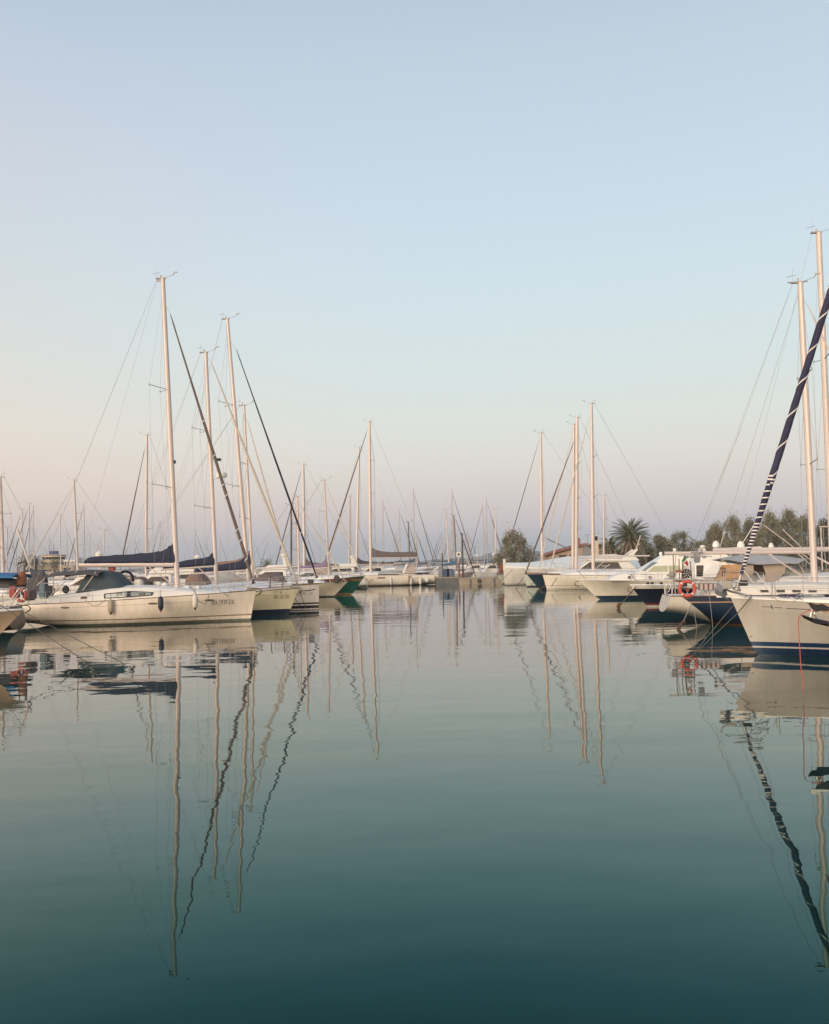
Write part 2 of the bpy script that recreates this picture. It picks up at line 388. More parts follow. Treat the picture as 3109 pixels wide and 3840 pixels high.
        # masthead fittings
        if inst:
            t = mt; k = MB().box(t + Vector((-.12, 0, .02)), (.5, .16, .06))
            k.tube([t + Vector((.1, 0, .05)), t + Vector((.55, 0, .18))], .012, 5)
            k.tube([t + Vector((.55, 0, .18)), t + Vector((.62, 0, .30))], .025, 5).box(t + Vector((.70, 0, .33)), (.2, .03, .07))
            k.tube([t + Vector((-.3, 0, .05)), t + Vector((-.3, 0, .6))], .006, 4)
            k.tube([t + Vector((-.1, 0, .05)), t + Vector((-.1, 0, .2))], .04, 6).tube([t + Vector((-.55, 0, .27)), t + Vector((-.15, 0, .33))], .010, 4)
            k.build('masthead_instrument', WIRE if mm is not SPARD else SPARD, mast)
        tips = []
        for fr, hw in spreads:
            p = mb_.lerp(mt, fr); k = MB(); tp = []
            for sg in (-1, 1):
                e = p + Vector((-sweep, sg * hw, .10)); k.tube([p, e], .032, 5, flat=.5); k.tube([e - Vector((0, 0, .05)), e + Vector((0, 0, .08))], .03, 5); tp.append(e)
            k.build('spreader', WIRE, mast); tips.append(tp)
        hb, zd = s.at(mb_.x) if hasattr(s, 'edge') else (1.2, 1)
        if wires:
            top = mb_.lerp(mt, .97)
            for i, sg in enumerate((-1, 1)):
                cp = Vector((mb_.x - sweep, sg * hb * ch, zd)); k = MB()
                path = [cp] + [tp[i] for tp in tips] + [top]
                k.tube(path, wire, 4)
                if tips: k.tube([cp + Vector((.12, 0, 0)), mb_.lerp(mt, spreads[0][0] - .01)], wire, 4)
                if len(tips) > 1: k.tube([tips[0][i], mb_.lerp(mt, spreads[1][0] - .01)], wire, 4)
                k.build('shroud', WIRE, q)
        for bk in backs:
            MB().tube([mt + Vector((-.3, 0, 0)), Vector(bk)], wire, 4).build('backstay', WIRE, q)
        if boom is not None:
            be = Vector(boom); z = bz if bz is not None else be.z; g = mb_ + (mt - mb_) * ((z - mb_.z) / H); g.x += -.12
            bo = MB().tube([g, be], boomr, 10).build('boom', bm_ or mm, q)
            # vang and sheet
            MB().tube([mb_ + Vector((-.1, 0, .15)), g.lerp(be, .3)], .03, 6).build('vang', mm, q)
            hb2, z2 = s.at(be.x); MB().tube([be.lerp(g, .08), Vector((be.x + .3, 0, z2 + .25))], .012, 4).build('mainsheet', ROPEL, q)
            if cover is not None:
                pr = cprof or [(-.015, .75), (0, 1.05), (.03, 1.0), (.10, .62), (.22, .42), (.5, .34), (.8, .26), (.97, .16), (.985, .05)]
                rows = []; d = be - g; sc_ = 1.0
                fine = []
                for (a0, h0), (a1, h1) in zip(pr, pr[1:]):
                    for i in range(3): fine.append((lerp(a0, a1, i / 3), lerp(h0, h1, i / 3)))
                fine.append(pr[-1])
                for i, (fr, h) in enumerate(fine):
                    p = g + d * fr; wv = .14 + .02 * math.sin(i * 1.7); h = h * (1 + .04 * math.sin(i * 2.3))
                    rows.append([p + Vector((0, yy * wv, zz)) for yy, zz in ((-.6, boomr * .5), (-1, boomr * .5 + .12), (-.75, h * .55), (-.25, h), (.25, h), (.75, h * .55), (1, boomr * .5 + .12), (.6, boomr * .5))])
                MB().grid(rows, True, True, True).build('sail_cover', cover, bo)
        if furl is not None:
            ft, fbm, fr, fm = furl[:4]; ft, fbm = Vector(ft), Vector(fbm); nn = 24
            st = MB().tube([ft, mb_.lerp(mt, min(1, max(.5, (ft.z - mb_.z) / H + .035)))], wire * 1.3, 4); st.build('forestay', WIRE, q)
            pts = [ft.lerp(fbm, i / nn) for i in range(nn + 1)]
            rr = [fr * (.45 + .55 * sstep(i / nn * 1.6)) * (1 + .07 * math.sin(i * 2.1)) for i in range(nn + 1)]; rr[0] = fr * .2; rr[-1] = fr * .6
            fo = MB().tube(pts, rr, 8).build('furled_headsail', fm, q)
            dd = (ft - fbm).normalized()
            MB().lathe(fbm - dd * .12, [(.02, -.16), (.11, -.14), (.11, -.10), (.05, -.08), (.05, .0), (.11, .02), (.11, .05), (.03, .07), (.03, .2)], dd, 10).build('furling_drum', RUB if fm is not FURLW else STEEL, q)
            if len(furl) > 4:
                for fq in furl[4]:
                    p = ft.lerp(fbm, fq); x = Vector((0, 1, 0)); y = dd.cross(x).normalized(); i = min(nn, int(fq * nn)); k = MB(); a = []
                    for j in range(9):
                        th = j / 8 * 5.5; a.append(p + x * math.cos(th) * rr[i] * 1.08 + y * math.sin(th) * rr[i] * 1.08 + dd * (j / 8 * .30))
                    k.tube(a, .028, 5).build('sail_tie', TIE, fo)
        return mast
    def rails(s, x0=None, x1=None, h=.62, n=6, r=.013, pulpit=True, pushpit=True, lines=2, side=(-1, 1)):
        e = s.edge; x0 = e[0][0] + .2 if x0 is None else x0; x1 = e[-1][0] - 1.3 if x1 is None else x1; q = s.root
        xs = [lerp(x0, x1, i / (n - 1)) for i in range(n)]
        def top(x, sg, hh, inn=.94):
            hb, z = s.at(x); return Vector((x, sg * hb * inn, z + hh))
        for sg in side:
            for x in xs: MB().tube([top(x, sg, 0), top(x, sg, h)], r, 5).build('stanchion', STEEL, q)
            k = MB()
            for l in range(lines):
                hh = h * (1 - l * .5); k.tube([top(lerp(x0, x1, i / 20), sg, hh - .004) for i in range(21)], .006, 4)
            k.build('lifeline', WIRE, q)
        if pulpit:
            xb = e[-1][0]; z = e[-1][2]; k = MB(); hh = h
            L_ = [top(x1, -1, h), top(x1 + .65, -1, h * 1.03), Vector((xb - .05, -.22, z + h * 1.05)), Vector((xb + .08, 0, z + h * 1.05)), Vector((xb - .05, .22, z + h * 1.05)), top(x1 + .65, 1, h * 1.03), top(x1, 1, h)]
            k.tube(L_, r * 1.2, 6)
            for sg in (-1, 1):
                k.tube([top(x1, sg, 0), top(x1, sg, h)], r * 1.2, 6); k.tube([top(x1 + .7, sg, 0), Vector((xb - .05, sg * .22, z + h * 1.05))], r * 1.2, 6)
                k.tube([top(x1, sg, h * .5), top(x1 + .78, sg, h * .5)], r, 5)
            k.build('pulpit', STEEL, q)
        if pushpit:
            k = MB(); xa = e[0][0]
            L_ = [top(x0 + .9, -1, h), top(x0, -1, h), Vector((xa + .08, -e[0][1] * .85, e[0][2] + h)), Vector((xa + .08, e[0][1] * .85, e[0][2] + h)), top(x0, 1, h), top(x0 + .9, 1, h)]
            k.tube(L_, r * 1.2, 6); k.tube([p - Vector((0, 0, h * .45)) for p in L_], r, 5)
            for p in L_: k.tube([p, p - Vector((0, 0, h))], r * 1.2, 6)
            k.build('pushpit', STEEL, q)
        return s
    def arch(s, secs, m, name, solid=.03, n=10, p=2.6, parent=None):
        """canvas hood: secs [(x, halfwidth, z_low, z_top)]"""
        rows = []
        for x, hw, z0, z1 in secs:
            r = []
            for i in range(n + 1):
                a = math.pi * i / n; cx, sz = math.cos(a), math.sin(a)
                r.append(Vector((x, hw * math.copysign(abs(cx) ** (2 / p), cx), z0 + (z1 - z0) * abs(sz) ** (2 / p))))
            rows.append(r)
        return MB().grid(rows).build(name, m, parent or s.root, solid=solid)
def bvh(o):
    me = o.data; return BVHTree.FromPolygons([v.co for v in me.vertices], [p.vertices for p in me.polygons])
def anchor(b, x, y, z, s_=1.0, m=None):
    k = MB(); a = Vector((x, y, z))
    k.tube([a + Vector((-.5 * s_, 0, .06)), a + Vector((.25 * s_, 0, .02)), a + Vector((.42 * s_, 0, -.14 * s_))], .035 * s_, 6)
    k.grid([[a + Vector((.42 * s_, 0, -.10 * s_)), a + Vector((.30 * s_, .18 * s_, -.28 * s_)), a + Vector((.02 * s_, .05 * s_, -.42 * s_))],
            [a + Vector((.45 * s_, 0, -.16 * s_)), a + Vector((.34 * s_, 0, -.34 * s_)), a + Vector((.0, 0, -.46 * s_))],
            [a + Vector((.42 * s_, 0, -.10 * s_)), a + Vector((.30 * s_, -.18 * s_, -.28 * s_)), a + Vector((.02 * s_, -.05 * s_, -.42 * s_))]])
    return k.build('anchor', m or ANCH, b.root)
def fender(p, r, h, m, tip, label, rope_top=None, group=None):
    e = empty('fender', p); tag(e, label, 'fender', group)
    MB().lathe((0, 0, 0), [(.02, -h / 2), (r * .6, -h / 2 + r * .25), (r, -h / 2 + r), (r, h / 2 - r), (r * .6, h / 2 - r * .25), (.02, h / 2)], n=14).build('fender_body', m, e)
    MB().lathe((0, 0, 0), [(.015, -h / 2 - r * .7), (r * .35, -h / 2 - r * .2), (r * .62, -h / 2 + r * .3), (r * .5, -h / 2 + r * .35)], n=10).build('end_cap', tip, e)
    if rope_top is not None: MB().tube([(0, 0, h / 2 - .02), Vector(rope_top) - Vector(p)], .012, 4).build('rope', ROPE, e)
    return e
def lifebuoy(p, Rr, r, label, axis=(0, 1, 0), m=None):
    e = empty('lifebuoy', p); tag(e, label, 'lifebuoy')
    MB().torus((0, 0, 0), Rr, r, axis, 28, 10).build('ring', m or ORANGE, e)
    for i in range(4):
        a = R(45 + 90 * i); MB().torus((0, 0, 0), Rr, r * 1.06, axis, 4, 10, a - .08, a + .08).build('band', TIE, e)
    k = MB(); ax = Vector(axis).normalized(); x = ax.cross(Vector((0, 0, 1))).normalized(); y = ax.cross(x)
    for i in range(4):
        a0 = R(45 + 90 * i); ps = []
        for j in range(7):
            a = a0 + R(90) * j / 6; rr = Rr + r * 1.1 + .03 * math.sin(math.pi * j / 6); ps.append((x * math.cos(a) + y * math.sin(a)) * rr)
        k.tube(ps, .008, 4)
    k.build('grab_line', ROPEL, e); return e
def mooring(pts, label, m=None, r=.018, sag=0.0, name='mooring_line', group=None, float_at=None):
    a = [Vector(p) for p in pts]; fine = []
    for p, q in zip(a, a[1:]):
        for i in range(10): t = i / 10; fine.append(p.lerp(q, t) - Vector((0, 0, sag * 4 * t * (1 - t))))
    fine.append(a[-1])
    o = MB().tube(fine, r, 5).build(name, m or ROPE); tag(o, label, 'rope', group); return o
# ------------------------------------------------------------------ water, land, hills
def water_mat():
    m = bpy.data.materials.new('sea_water'); m.use_nodes = True; t = m.node_tree; L = t.links.new; t.nodes.remove(t.nodes['Principled BSDF'])
    df = t.nodes.new('ShaderNodeBsdfDiffuse'); df.inputs[0].default_value = (.003, .018, .015, 1)
    gl = t.nodes.new('ShaderNodeBsdfGlossy'); gl.inputs['Roughness'].default_value = 0.0
    lw = t.nodes.new('ShaderNodeLayerWeight'); lw.inputs[0].default_value = .5; fc = t.nodes.new('ShaderNodeValToRGB'); fc.color_ramp.interpolation = 'LINEAR'; L(lw.outputs['Facing'], fc.inputs[0]); e = fc.color_ramp.elements
    e.remove(e[1])
    for i, (p, c) in enumerate(((0, (.010, .018, .018)), (.54, (.018, .046, .048)), (.58, (.030, .070, .072)), (.663, (.097, .150, .138)), (.74, (.21, .252, .244)), (.795, (.315, .335, .312)), (.852, (.445, .455, .435)), (.911, (.62, .595, .58)), (.96, (.80, .78, .77)), (1, (.95, .95, .95)))):
        k_ = e[0] if i == 0 else e.new(p)
        k_.position = p; k_.color = (*c, 1)
    L(fc.outputs[0], gl.inputs['Color'])
    mx = t.nodes.new('ShaderNodeAddShader'); L(df.outputs[0], mx.inputs[0]); L(gl.outputs[0], mx.inputs[1]); L(mx.outputs[0], t.nodes['Material Output'].inputs['Surface'])
    g = t.nodes.new('ShaderNodeNewGeometry')
    def nz(sc, scale, detail, rot=0.0, rough=.5):
        mp = t.nodes.new('ShaderNodeMapping'); mp.inputs['Scale'].default_value = sc; mp.inputs['Rotation'].default_value = (0, 0, rot); L(g.outputs['Position'], mp.inputs[0])
        n = t.nodes.new('ShaderNodeTexNoise'); n.inputs['Scale'].default_value = scale; n.inputs['Detail'].default_value = detail; n.inputs['Roughness'].default_value = rough; L(mp.outputs[0], n.inputs['Vector']); return n.outputs['Fac']
    def mul(a, k):
        x = t.nodes.new('ShaderNodeMath'); x.operation = 'MULTIPLY'; L(a, x.inputs[0])
        if isinstance(k, float): x.inputs[1].default_value = k
        else: L(k, x.inputs[1])
        return x.outputs[0]
    def add(a, c):
        x = t.nodes.new('ShaderNodeMath'); x.operation = 'ADD'; L(a, x.inputs[0]); L(c, x.inputs[1]); return x.outputs[0]
    big = nz((.55, 1, 1), .55, 1.5, .35); mid = nz((.6, 1, 1), 1.5, 1.5, -.3); fine = nz((.5, 1, 1), 4.5, 2, .2)
    patch = nz((.5, 1, 1), .07, 2, .5)
    pr = t.nodes.new('ShaderNodeMapRange'); L(patch, pr.inputs[0]); pr.inputs[1].default_value = .42; pr.inputs[2].default_value = .62; pr.inputs[3].default_value = .25; pr.inputs[4].default_value = 1.3
    swell = nz((.25, 1, 1), .16, 1.5, .1)
    h = add(add(add(mul(swell, .02), mul(big, .015)), mul(mid, .0030)), mul(mul(fine, .0016), pr.outputs[0]))
    bp = t.nodes.new('ShaderNodeBump'); bp.inputs['Strength'].default_value = 1.0; bp.inputs['Distance'].default_value = 1.0; L(h, bp.inputs['Height']); L(bp.outputs[0], gl.inputs['Normal']); L(bp.outputs[0], lw.inputs['Normal'])
    return m
WATER = water_mat()
k = MB(); S_ = 9000; k.face([(-S_, -300, 0), (S_, -300, 0), (S_, 12000, 0), (-S_, 12000, 0)]); tag(k.build('water', WATER, smooth=False), None, kind='structure')
rnd = random.Random(7)
EARTH = mat('earth', (.16,.14,.10), .95, var=.3)
HILLM = mat('hill_woods', (.06,.10,.10), .95, var=.3, scale=.01)
def hill(name, u0, u1, Y, hs, seed):
    r = random.Random(seed); k = MB(); n = 40; rows = []
    for i in range(n + 1):
        u = lerp(u0, u1, i / n); b = U(u, Y); env = math.sin(math.pi * i / n) ** .5
        hh = lerp(hs[0], hs[1], i / n) * env * (1 + .35 * noise.noise(Vector((i * .31, seed, 0))) + .12 * noise.noise(Vector((i * 1.3, seed, 5))))
        rows.append([Vector((b.x, Y, -1)), Vector((b.x, Y + 60, hh * .6)), Vector((b.x, Y + 200, hh)), Vector((b.x, Y + 700, -1))])
    k.grid(rows); tag(k.build(name, HILLM), None, kind='structure')
hill('hills', 1480, 1960, 1900, (10, 16), 3)
hill('hills', 1640, 2160, 1500, (8, 30), 9)
hill('hills', -500, 1500, 3000, (10, 9), 5)
# right bank with quay edge
a, b_ = U(1898, 113), U(3600, 96)
k = MB(); z = 1.0
pts = [(a.x, a.y), (b_.x, b_.y), (b_.x + 80, 420), (a.x + 12, 420)]
k.bm.faces.new([k.v((x, y, z)) for x, y in pts])
for i in range(4): x0, y0 = pts[i]; x1, y1 = pts[(i + 1) % 4]; k.face([(x0, y0, -1.5), (x1, y1, -1.5), (x1, y1, z), (x0, y0, z)])
tag(k.build('quay_ground', EARTH, smooth=False), None, kind='structure')
# far left bank
k = MB(); a = U(-700, 290); c = U(480, 290); k.box(((a.x + c.x) / 2, 350, -.2), (c.x - a.x, 120, 2.4)); tag(k.build('quay_ground', EARTH, smooth=False), None, kind='structure')
# central pier
def pier(u0, u1, Y, top, m, label, name='pier'):
    a, c = U(u0, Y), U(u1, Y); e = empty(name, ((a.x + c.x) / 2, Y + 2, 0)); tag(e, label, 'pier'); w = c.x - a.x
    MB().box((0, 0, (top - .14) / 2 - .5), (w, 4, top - .14 + 1.0)).build('pier_body', m, e, smooth=False)
    MB().box((0, -.02, top - .06), (w + .06, 4.1, .16), bevel=.02).build('pier_deck', CONC, e, smooth=False)
    for i in range(int(w / 3.1)):
        MB().box((-w / 2 + 1.4 + i * 3.1, -2.08, top * .42), (.14, .12, top * .7)).build('rubbing_strip', CONCD, e, smooth=False)
        MB().torus((-w / 2 + 2.6 + i * 3.1, -2.1, top * .45), .2, .07, (0, 1, 0), 14, 6).build('tyre_fender', RUB, e)
    return e
pier(1634, 1722, 115, .95, CONCD, 'dark grey stretch of the concrete pier right of the big white yacht')
pier(1723, 1935, 114, .80, CONC, 'tan concrete pier reaching to the bow of the tarpaulin covered yacht')

# ------------------------------------------------------------------ left: the long cream yacht in front
b = Boat('sailing_yacht', 'sailboat', 'long cream sailing yacht with three fenders and AN 1939 DX on its bow', (961, 46.9), (72, 46.9))
hm = bandmat('hull_cream_grey_bottom', (.82,.72,.60), [(-1, .10, (.16,.17,.14)), (.27, .315, (.16,.09,.06))])
b.hull(3.9, 1.58, 1.16, rake=.30, m=hm, so=(0, 1.0), wt=.8, zs=.16, dip=-.02)
n1 = b.B / 2
b.linep(b.tree, [(150, 2282), (212, 2281)], n1, .02, INKF, 'cove_line'); b.linep(b.tree, [(268, 2278), (545, 2266)], n1, .02, INKF, 'cove_line'); b.linep(b.tree, [(605, 2264), (748, 2256)], n1, .02, INKF, 'cove_line')
for u, v in ((240, 2279), (570, 2264), (770, 2254)):
    b.stick(b.tree, [(u + 19 * math.cos(t * .5236), v + 4.2 * math.sin(t * .5236)) for t in range(12)], mat('portlight', (.17,.14,.10), .2), 'portlight', n1)
b.text(b.tree, 'AN 1939 DX', 795, 2269, 874, 2248, INKG, .8, bold=.012)
b.text(b.tree, 'BENETEAU', 860, 2307, 915, 2301, INKF, .5)
b.linep(b.tree, [(924, 2303), (937, 2302.6)], .3, .05, INKF, 'cove_line')
px = lambda u, v, off=0: b.pt(u, v, off)
tr = []
for u, v in ((190, 2240), (260, 2226), (345, 2214), (420, 2203), (480, 2198), (560, 2199), (640, 2206), (720, 2214), (790, 2219), (850, 2221)):
    p = px(u, v, 1.0); tr.append((p.x, max(.04, p.z - b.at(p.x)[1])))
tk = b.trunk(tr, .74, WHITE); tt = bvh(tk)
b.stick(tt, [(392, 2226), (487, 2216), (574, 2220), (570, 2233), (484, 2240), (392, 2244)], RUB, 'window_frame', 1.35, .035)
b.stick(tt, [(399, 2229), (478, 2220.5), (478, 2237), (399, 2241)], GLASSG, 'window', 1.35, .045)
b.stick(tt, [(492, 2219.5), (567, 2223), (564, 2231), (492, 2236.5)], GLASSG, 'window', 1.35, .045)
for u in (450, 533): b.stick(tt, [(u - 11, 2224.5), (u + 11, 2224), (u + 11, 2231.5), (u - 11, 2232)], RUB, 'window_hatch', 1.35, .055)
for u in (450, 533): b.stick(tt, [(u - 8, 2226.5), (u + 8, 2226), (u + 8, 2229.5), (u - 8, 2230)], GLASSG, 'window_hatch', 1.35, .065)
b.stick(tt, [(306, 2237), (330, 2236), (330, 2245), (306, 2246)], BROWN, 'cockpit_vent', 1.3, .015)
mb_, mt = px(666, 2209), px(611, 1045)
bo = px(298, 2119)
cp = []
g0 = px(650, 2110); 
for u, v in ((655, 2037), (646, 2040), (630, 2052), (612, 2066), (580, 2073), (500, 2082), (400, 2090), (335, 2097), (318, 2110)):
    p = px(u, v); cp.append(((p.x - g0.x) / (bo.x - g0.x), max(.05, p.z - lerp(g0.z, bo.z, (p.x - g0.x) / (bo.x - g0.x)))))
sternp = [px(115, 2225, .9), px(118, 2225, -.9)]
b.rig(mb_, mt, .135, .11, ((.325, 1.25), (.64, 1.0)), .72, bo, g0.z - .1, NAVY, [(-.012, cp[0][1] + .1)] + [(a_, h_ + .12) for a_, h_ in cp], (px(639, 1178), px(946, 2170), .085, FURLB, (.42, .55, .66, .70, .83, .87, .94)), backs=sternp + [bo], ch=.95, boomr=.13, wire=.005)
mk = px(592, 1052); MB().tube([mt + Vector((0, 0, -.12)), mt + Vector((-.34, 0, -.10))], .05, 6).build('masthead_crane', ALU, b.root)
k = MB(); p = px(655, 1732); k.box(p, (.12, .12, .18), bevel=.02); k.build('steaming_light', RUB, b.root)
# spray hood, bimini, wheel covers, life ring
P_ = [(294, 2216), (323, 2146), (346, 2138), (429, 2143), (462, 2180), (478, 2196)]
secs = []
for u, v in ((300, 2200), (318, 2158), (330, 2141), (365, 2138), (425, 2143), (450, 2166), (476, 2194)):
    p = px(u, v, .6); hb, z = b.at(p.x); secs.append((p.x, 1.25, z + .22, p.z))
b.arch(secs, TEAL, 'sprayhood')
secs = []
for u, v in ((192, 2151), (230, 2144), (290, 2139), (345, 2137), (394, 2143)):
    p = px(u, v, .4); secs.append((p.x, 1.45, p.z - .22, p.z))
b.arch(secs, DGREY, 'bimini')
for (u0, v0), (u1, v1) in (((138, 2196), (190, 2150)), ((190, 2232), (286, 2143)), ((200, 2155), (200, 2225)), ((360, 2145), (310, 2215))):
    for sg in (1, -1): MB().tube([px(u0, v0, sg * 1.35), px(u1, v1, sg * 1.3)], .025, 6).build('bimini_frame', ALU, b.root)
for u, v, r in ((190, 2215, .27), (247, 2211, .22)):
    p = px(u, v, 1.0 if u < 200 else -.6)
    MB().lathe(p + Vector((0, 0, 0)), [(.02, -.09), (r * .8, -.07), (r, 0), (r * .8, .07), (.02, .09)], (.25, 1, 0), 18).build('wheel_cover', mat('wheel_cover_navy', (.012,.012,.025), .7), b.root)
p = px(165, 2218, .3); MB().box(p, (.35, .5, .75), bevel=.05).build('cockpit_console', mat('console_blue_grey', (.10,.16,.20), .6), b.root)
k = MB(); p = px(470, 2170, .5)
k.torus(px(470, 2172, -.7), .42, .07, (0, 1, 0)); k.build('life_ring', NAVY, b.root)
for u, v, s_ in ((420, 2129, .3),): MB().box(px(u, v, -.2), (.38, .2, .35), bevel=.05).build('outboard_cowl', RED, b.root)
for i, (u, v, sx_, sz, mm) in enumerate(((495, 2190, .35, .3, WHITE), (520, 2185, .4, .35, WHITE), (560, 2192, .35, .3, RUB), (590, 2190, .5, .25, COOLW), (620, 2195, .3, .3, WHITE), (698, 2205, .5, .28, COOLW), (740, 2205, .4, .25, COOLW))):
    MB().box(px(u, v, -.8 + .2 * (i % 3)), (sx_, .5, sz), bevel=.06).build('deck_locker' if i % 2 else 'dorade_vent', mm, b.root)
b.rails(n=7, h=.62)
for u in (330, 820): MB().tube([px(u - 6, 2240 - (18 if u > 500 else 0), 1.7), px(u, 2223 - (18 if u > 500 else 0), 1.7), px(u + 8, 2238 - (18 if u > 500 else 0), 1.7)], .02, 6).build('grab_rail', STEEL, b.root)
p = px(960, 2212); anchor(b, p.x - .05, 0, p.z + .05, .85, mat('anchor_brown', (.16,.13,.10), .6, .4))
L1 = b
def wp(b, u, v, off=0): return b.M @ b.pt(u, v, off)
off = n1 + .14
for u, v, m_, tp_, lab in ((415, 2273, BEIGE, ROPE, 'beige fender hanging below the coachroof windows of the cream yacht'), (603, 2262, FNAVY, mat('fender_tip_red', (.2,.04,.03), .6), 'dark navy fender hanging amidships on the cream yacht'),
                           (732, 2255, mat('fender_white', (.62,.57,.50), .5), mat('fender_tip_brown', (.10,.05,.04), .6), 'white fender with brown tip hanging forward on the cream yacht')):
    fender(wp(b, u, v, off), .135, .72, m_, tp_, lab, wp(b, u, v - 50, off - .15))
w_ = lambda *a: wp(L1, *a)
mooring([w_(838, 2220, 1.0), w_(943, 2328, -1.5)], 'thin dark mooring line running down from the bow of the cream yacht', r=.014)
mooring([w_(712, 2200, 1.5), w_(733, 2222, 2.05), w_(745, 2255, 2.12), w_(770, 2266, 2.1), w_(782, 2240, 2.0), w_(784, 2226, 1.7)], 'slack brown rope looped over the side of the cream yacht by the white fender', BROWN, .016)
mooring([w_(318, 2250, 1.98), w_(345, 2270, 2.05), w_(370, 2268, 2.05), w_(395, 2248, 1.98)], 'loose rope sagging along the side of the cream yacht near its cockpit', r=.010)

# ------------------------------------------------------------------ second and third yachts of the left row
b = Boat('sailing_yacht', 'sailboat', 'pale yellow sailing yacht with navy bottom band and 3VE 1331 DX on its bow', (1119, 52.2), (330, 52.2))
b.hull(3.9, 1.5, 1.15, rake=.55, m=bandmat('hull_yellow_navy_bottom', (.76,.68,.46), [(-1, .30, (.02,.025,.05))]), so=(0, .8), zs=.12)
b.trunk([(-3.2, .15), (-2.6, .35), (0, .4), (2.2, .33), (3.2, .08)], .66)
b.linep(b.tree, [(961, 2235), (1070, 2228)], .9, .02, INKF, 'cove_line')
b.text(b.tree, '3VE 1331 DX', 1027, 2246, 1081, 2231, INKG, .5, bold=.012)
b.text(b.tree, 'BENETEAU', 1025, 2222, 1047, 2218, INKD, .5)
b.stick(b.tree, [(1050, 2221), (1055, 2216), (1055, 2223), (1052, 2224)], INKD, 'emblem', .5, n=1)
mb_, mt = b.pt(812, 2195), b.pt(772, 1322)
b.rig(mb_, mt, .12, .10, ((.33, 1.2), (.66, .95)), .8, b.pt(604, 2136), b.pt(812, 2122).z, NAVY, [(-.03, .75), (-.01, .85), (.04, .72), (.1, .55), (.5, .45), (.95, .3)],
      (b.pt(792, 1358), b.pt(1108, 2172), .085, FURLW, (.9,)), backs=[b.pt(420, 2215, .8), b.pt(440, 2215, -.8)])
k = MB(); p = b.pt(822, 1782); k.lathe(p + Vector((.15, 0, 0)), [(.02, -.14), (.3, -.13), (.33, 0), (.3, .13), (.02, .16)], n=16); k.tube([p + Vector((-.4, 0, -.25)), p + Vector((.15, 0, -.14))], .03, 5)
k.build('radar_dome', WHITE, b.root)
MB().box(b.pt(800, 1724) + Vector((.3, 0, 0)), (.35, .2, .16), bevel=.04).build('mast_lamp', RUB, b.root)
b.rails(n=7); p = b.pt(1119, 2206); anchor(b, p.x - .1, 0, p.z + .02, .8)
b.arch([(-3.9, 1.1, 1.5, 2.2), (-3.5, 1.2, 1.5, 2.45), (-2.9, 1.2, 1.5, 2.4), (-2.5, 1.1, 1.5, 1.8)], BROWNC, 'sprayhood')
for i, u in enumerate((1012, 1060)): MB().tube([b.pt(u, 2205, .9), b.pt(u + 3, 2160, .9)], .03, 5).build('boathook', BROWN if i else INKD, b.root)
L2 = b
mooring([wp(b, 1075, 2205, .4), wp(b, 1140, 2290, -1.2)], 'dark mooring line dropping from the bow of the pale yellow yacht', r=.016)
b = Boat('sailing_yacht', 'sailboat', 'white plumb-bowed yacht with two dark waterline stripes and 12844 Dx on its bow', (1199, 56.6), (480, 56.6))
b.hull(3.9, 1.66, 1.2, rake=.06, m=bandmat('hull_white_two_stripes', (.72,.66,.58), [(-1, .03, (.02,.02,.03)), (.10, .29, (.02,.018,.03)), (.37, .48, (.05,.035,.04))]), so=(0, .8), zs=.12)
b.trunk([(-3.4, .15), (-2.8, .35), (0, .4), (2.0, .33), (3.0, .08)], .66)
b.text(b.tree, '12844 Dx', 1110, 2234, 1172, 2213, mat('lettering_brown_grey', (.30,.26,.22), .6), .5, shear=.35)
b.stick(b.tree, [(1128, 2216), (1150, 2213), (1181, 2209), (1178, 2213), (1150, 2217)], INKD, 'bow_flash', .5)
mb_, mt = b.pt(932, 2180), b.pt(853, 1196)
b.rig(mb_, mt, .125, .10, ((.36, 1.2), (.67, .95)), .8, b.pt(720, 2150), b.pt(905, 2138).z, NAVY, [(-.08, .9), (-.05, 1.05), (.0, .95), (.1, .6), (.3, .5), (.95, .3)],
      (b.pt(886, 1309), b.pt(1184, 2152), .065, mat('furled_sail_black', (.022,.016,.026), .8), (.83,)), backs=[b.pt(560, 2210, .8), b.pt(580, 2210, -.8)])
MB().tube([b.pt(944, 2090), b.pt(966, 2165)], .07, 6).build('rolled_awning', FURLW, b.root)
b.rails(n=7, h=.66); L3 = b
p = b.pt(1185, 2190); MB().box(b.pt(1165, 2180, .3), (.4, .3, .25), bevel=.05).build('windlass', DGREY, b.root)
mooring([wp(b, 1120, 2205, .6), wp(b, 1150, 2292, 2.0)], 'brown-stained mooring line falling to the water between the second and third bows on the left', WEED, .02)

# ------------------------------------------------------------------ left foreground corner bow and the boat behind it
b = Boat('sailing_yacht', 'sailboat', 'tan-hulled boat whose white-decked bow alone pokes in at the lower left edge', (90, 29), (-1250, 27))
b.hull(3.7, 1.58, 1.3, rake=1.5, m=bandmat('hull_tan', (.60,.44,.29), [(-1, .1, (.10,.06,.04))]), deck=COOLW, rail=WHITE, railr=.035, flare=.5)
b.rails(n=6, h=.7); p = b.pt(90, 2285); anchor(b, p.x + .0, 0, p.z + .10, .5, mat('anchor_dark', (.07,.06,.06), .5, .5))
b.trunk([(-4, .3), (0, .4), (1.5, .35), (3, .05)], .6); L0 = b
mooring([wp(b, -20, 2255, .3), b.M @ Vector((b.L / 2 + 2.6, -3.2, 0))], 'first dark mooring line slanting from the corner bow down across the water', r=.012)
mooring([wp(b, 80, 2290, .1), b.M @ Vector((b.L / 2 + 3.6, -3.4, 0))], 'second dark mooring line slanting from the corner bow tip in front of the cream stern', r=.012)
b = Boat('sailing_yacht', 'sailboat', 'yacht with a bright blue bimini and red stern gear at the left edge', (-960, 41), (74, 42.5))
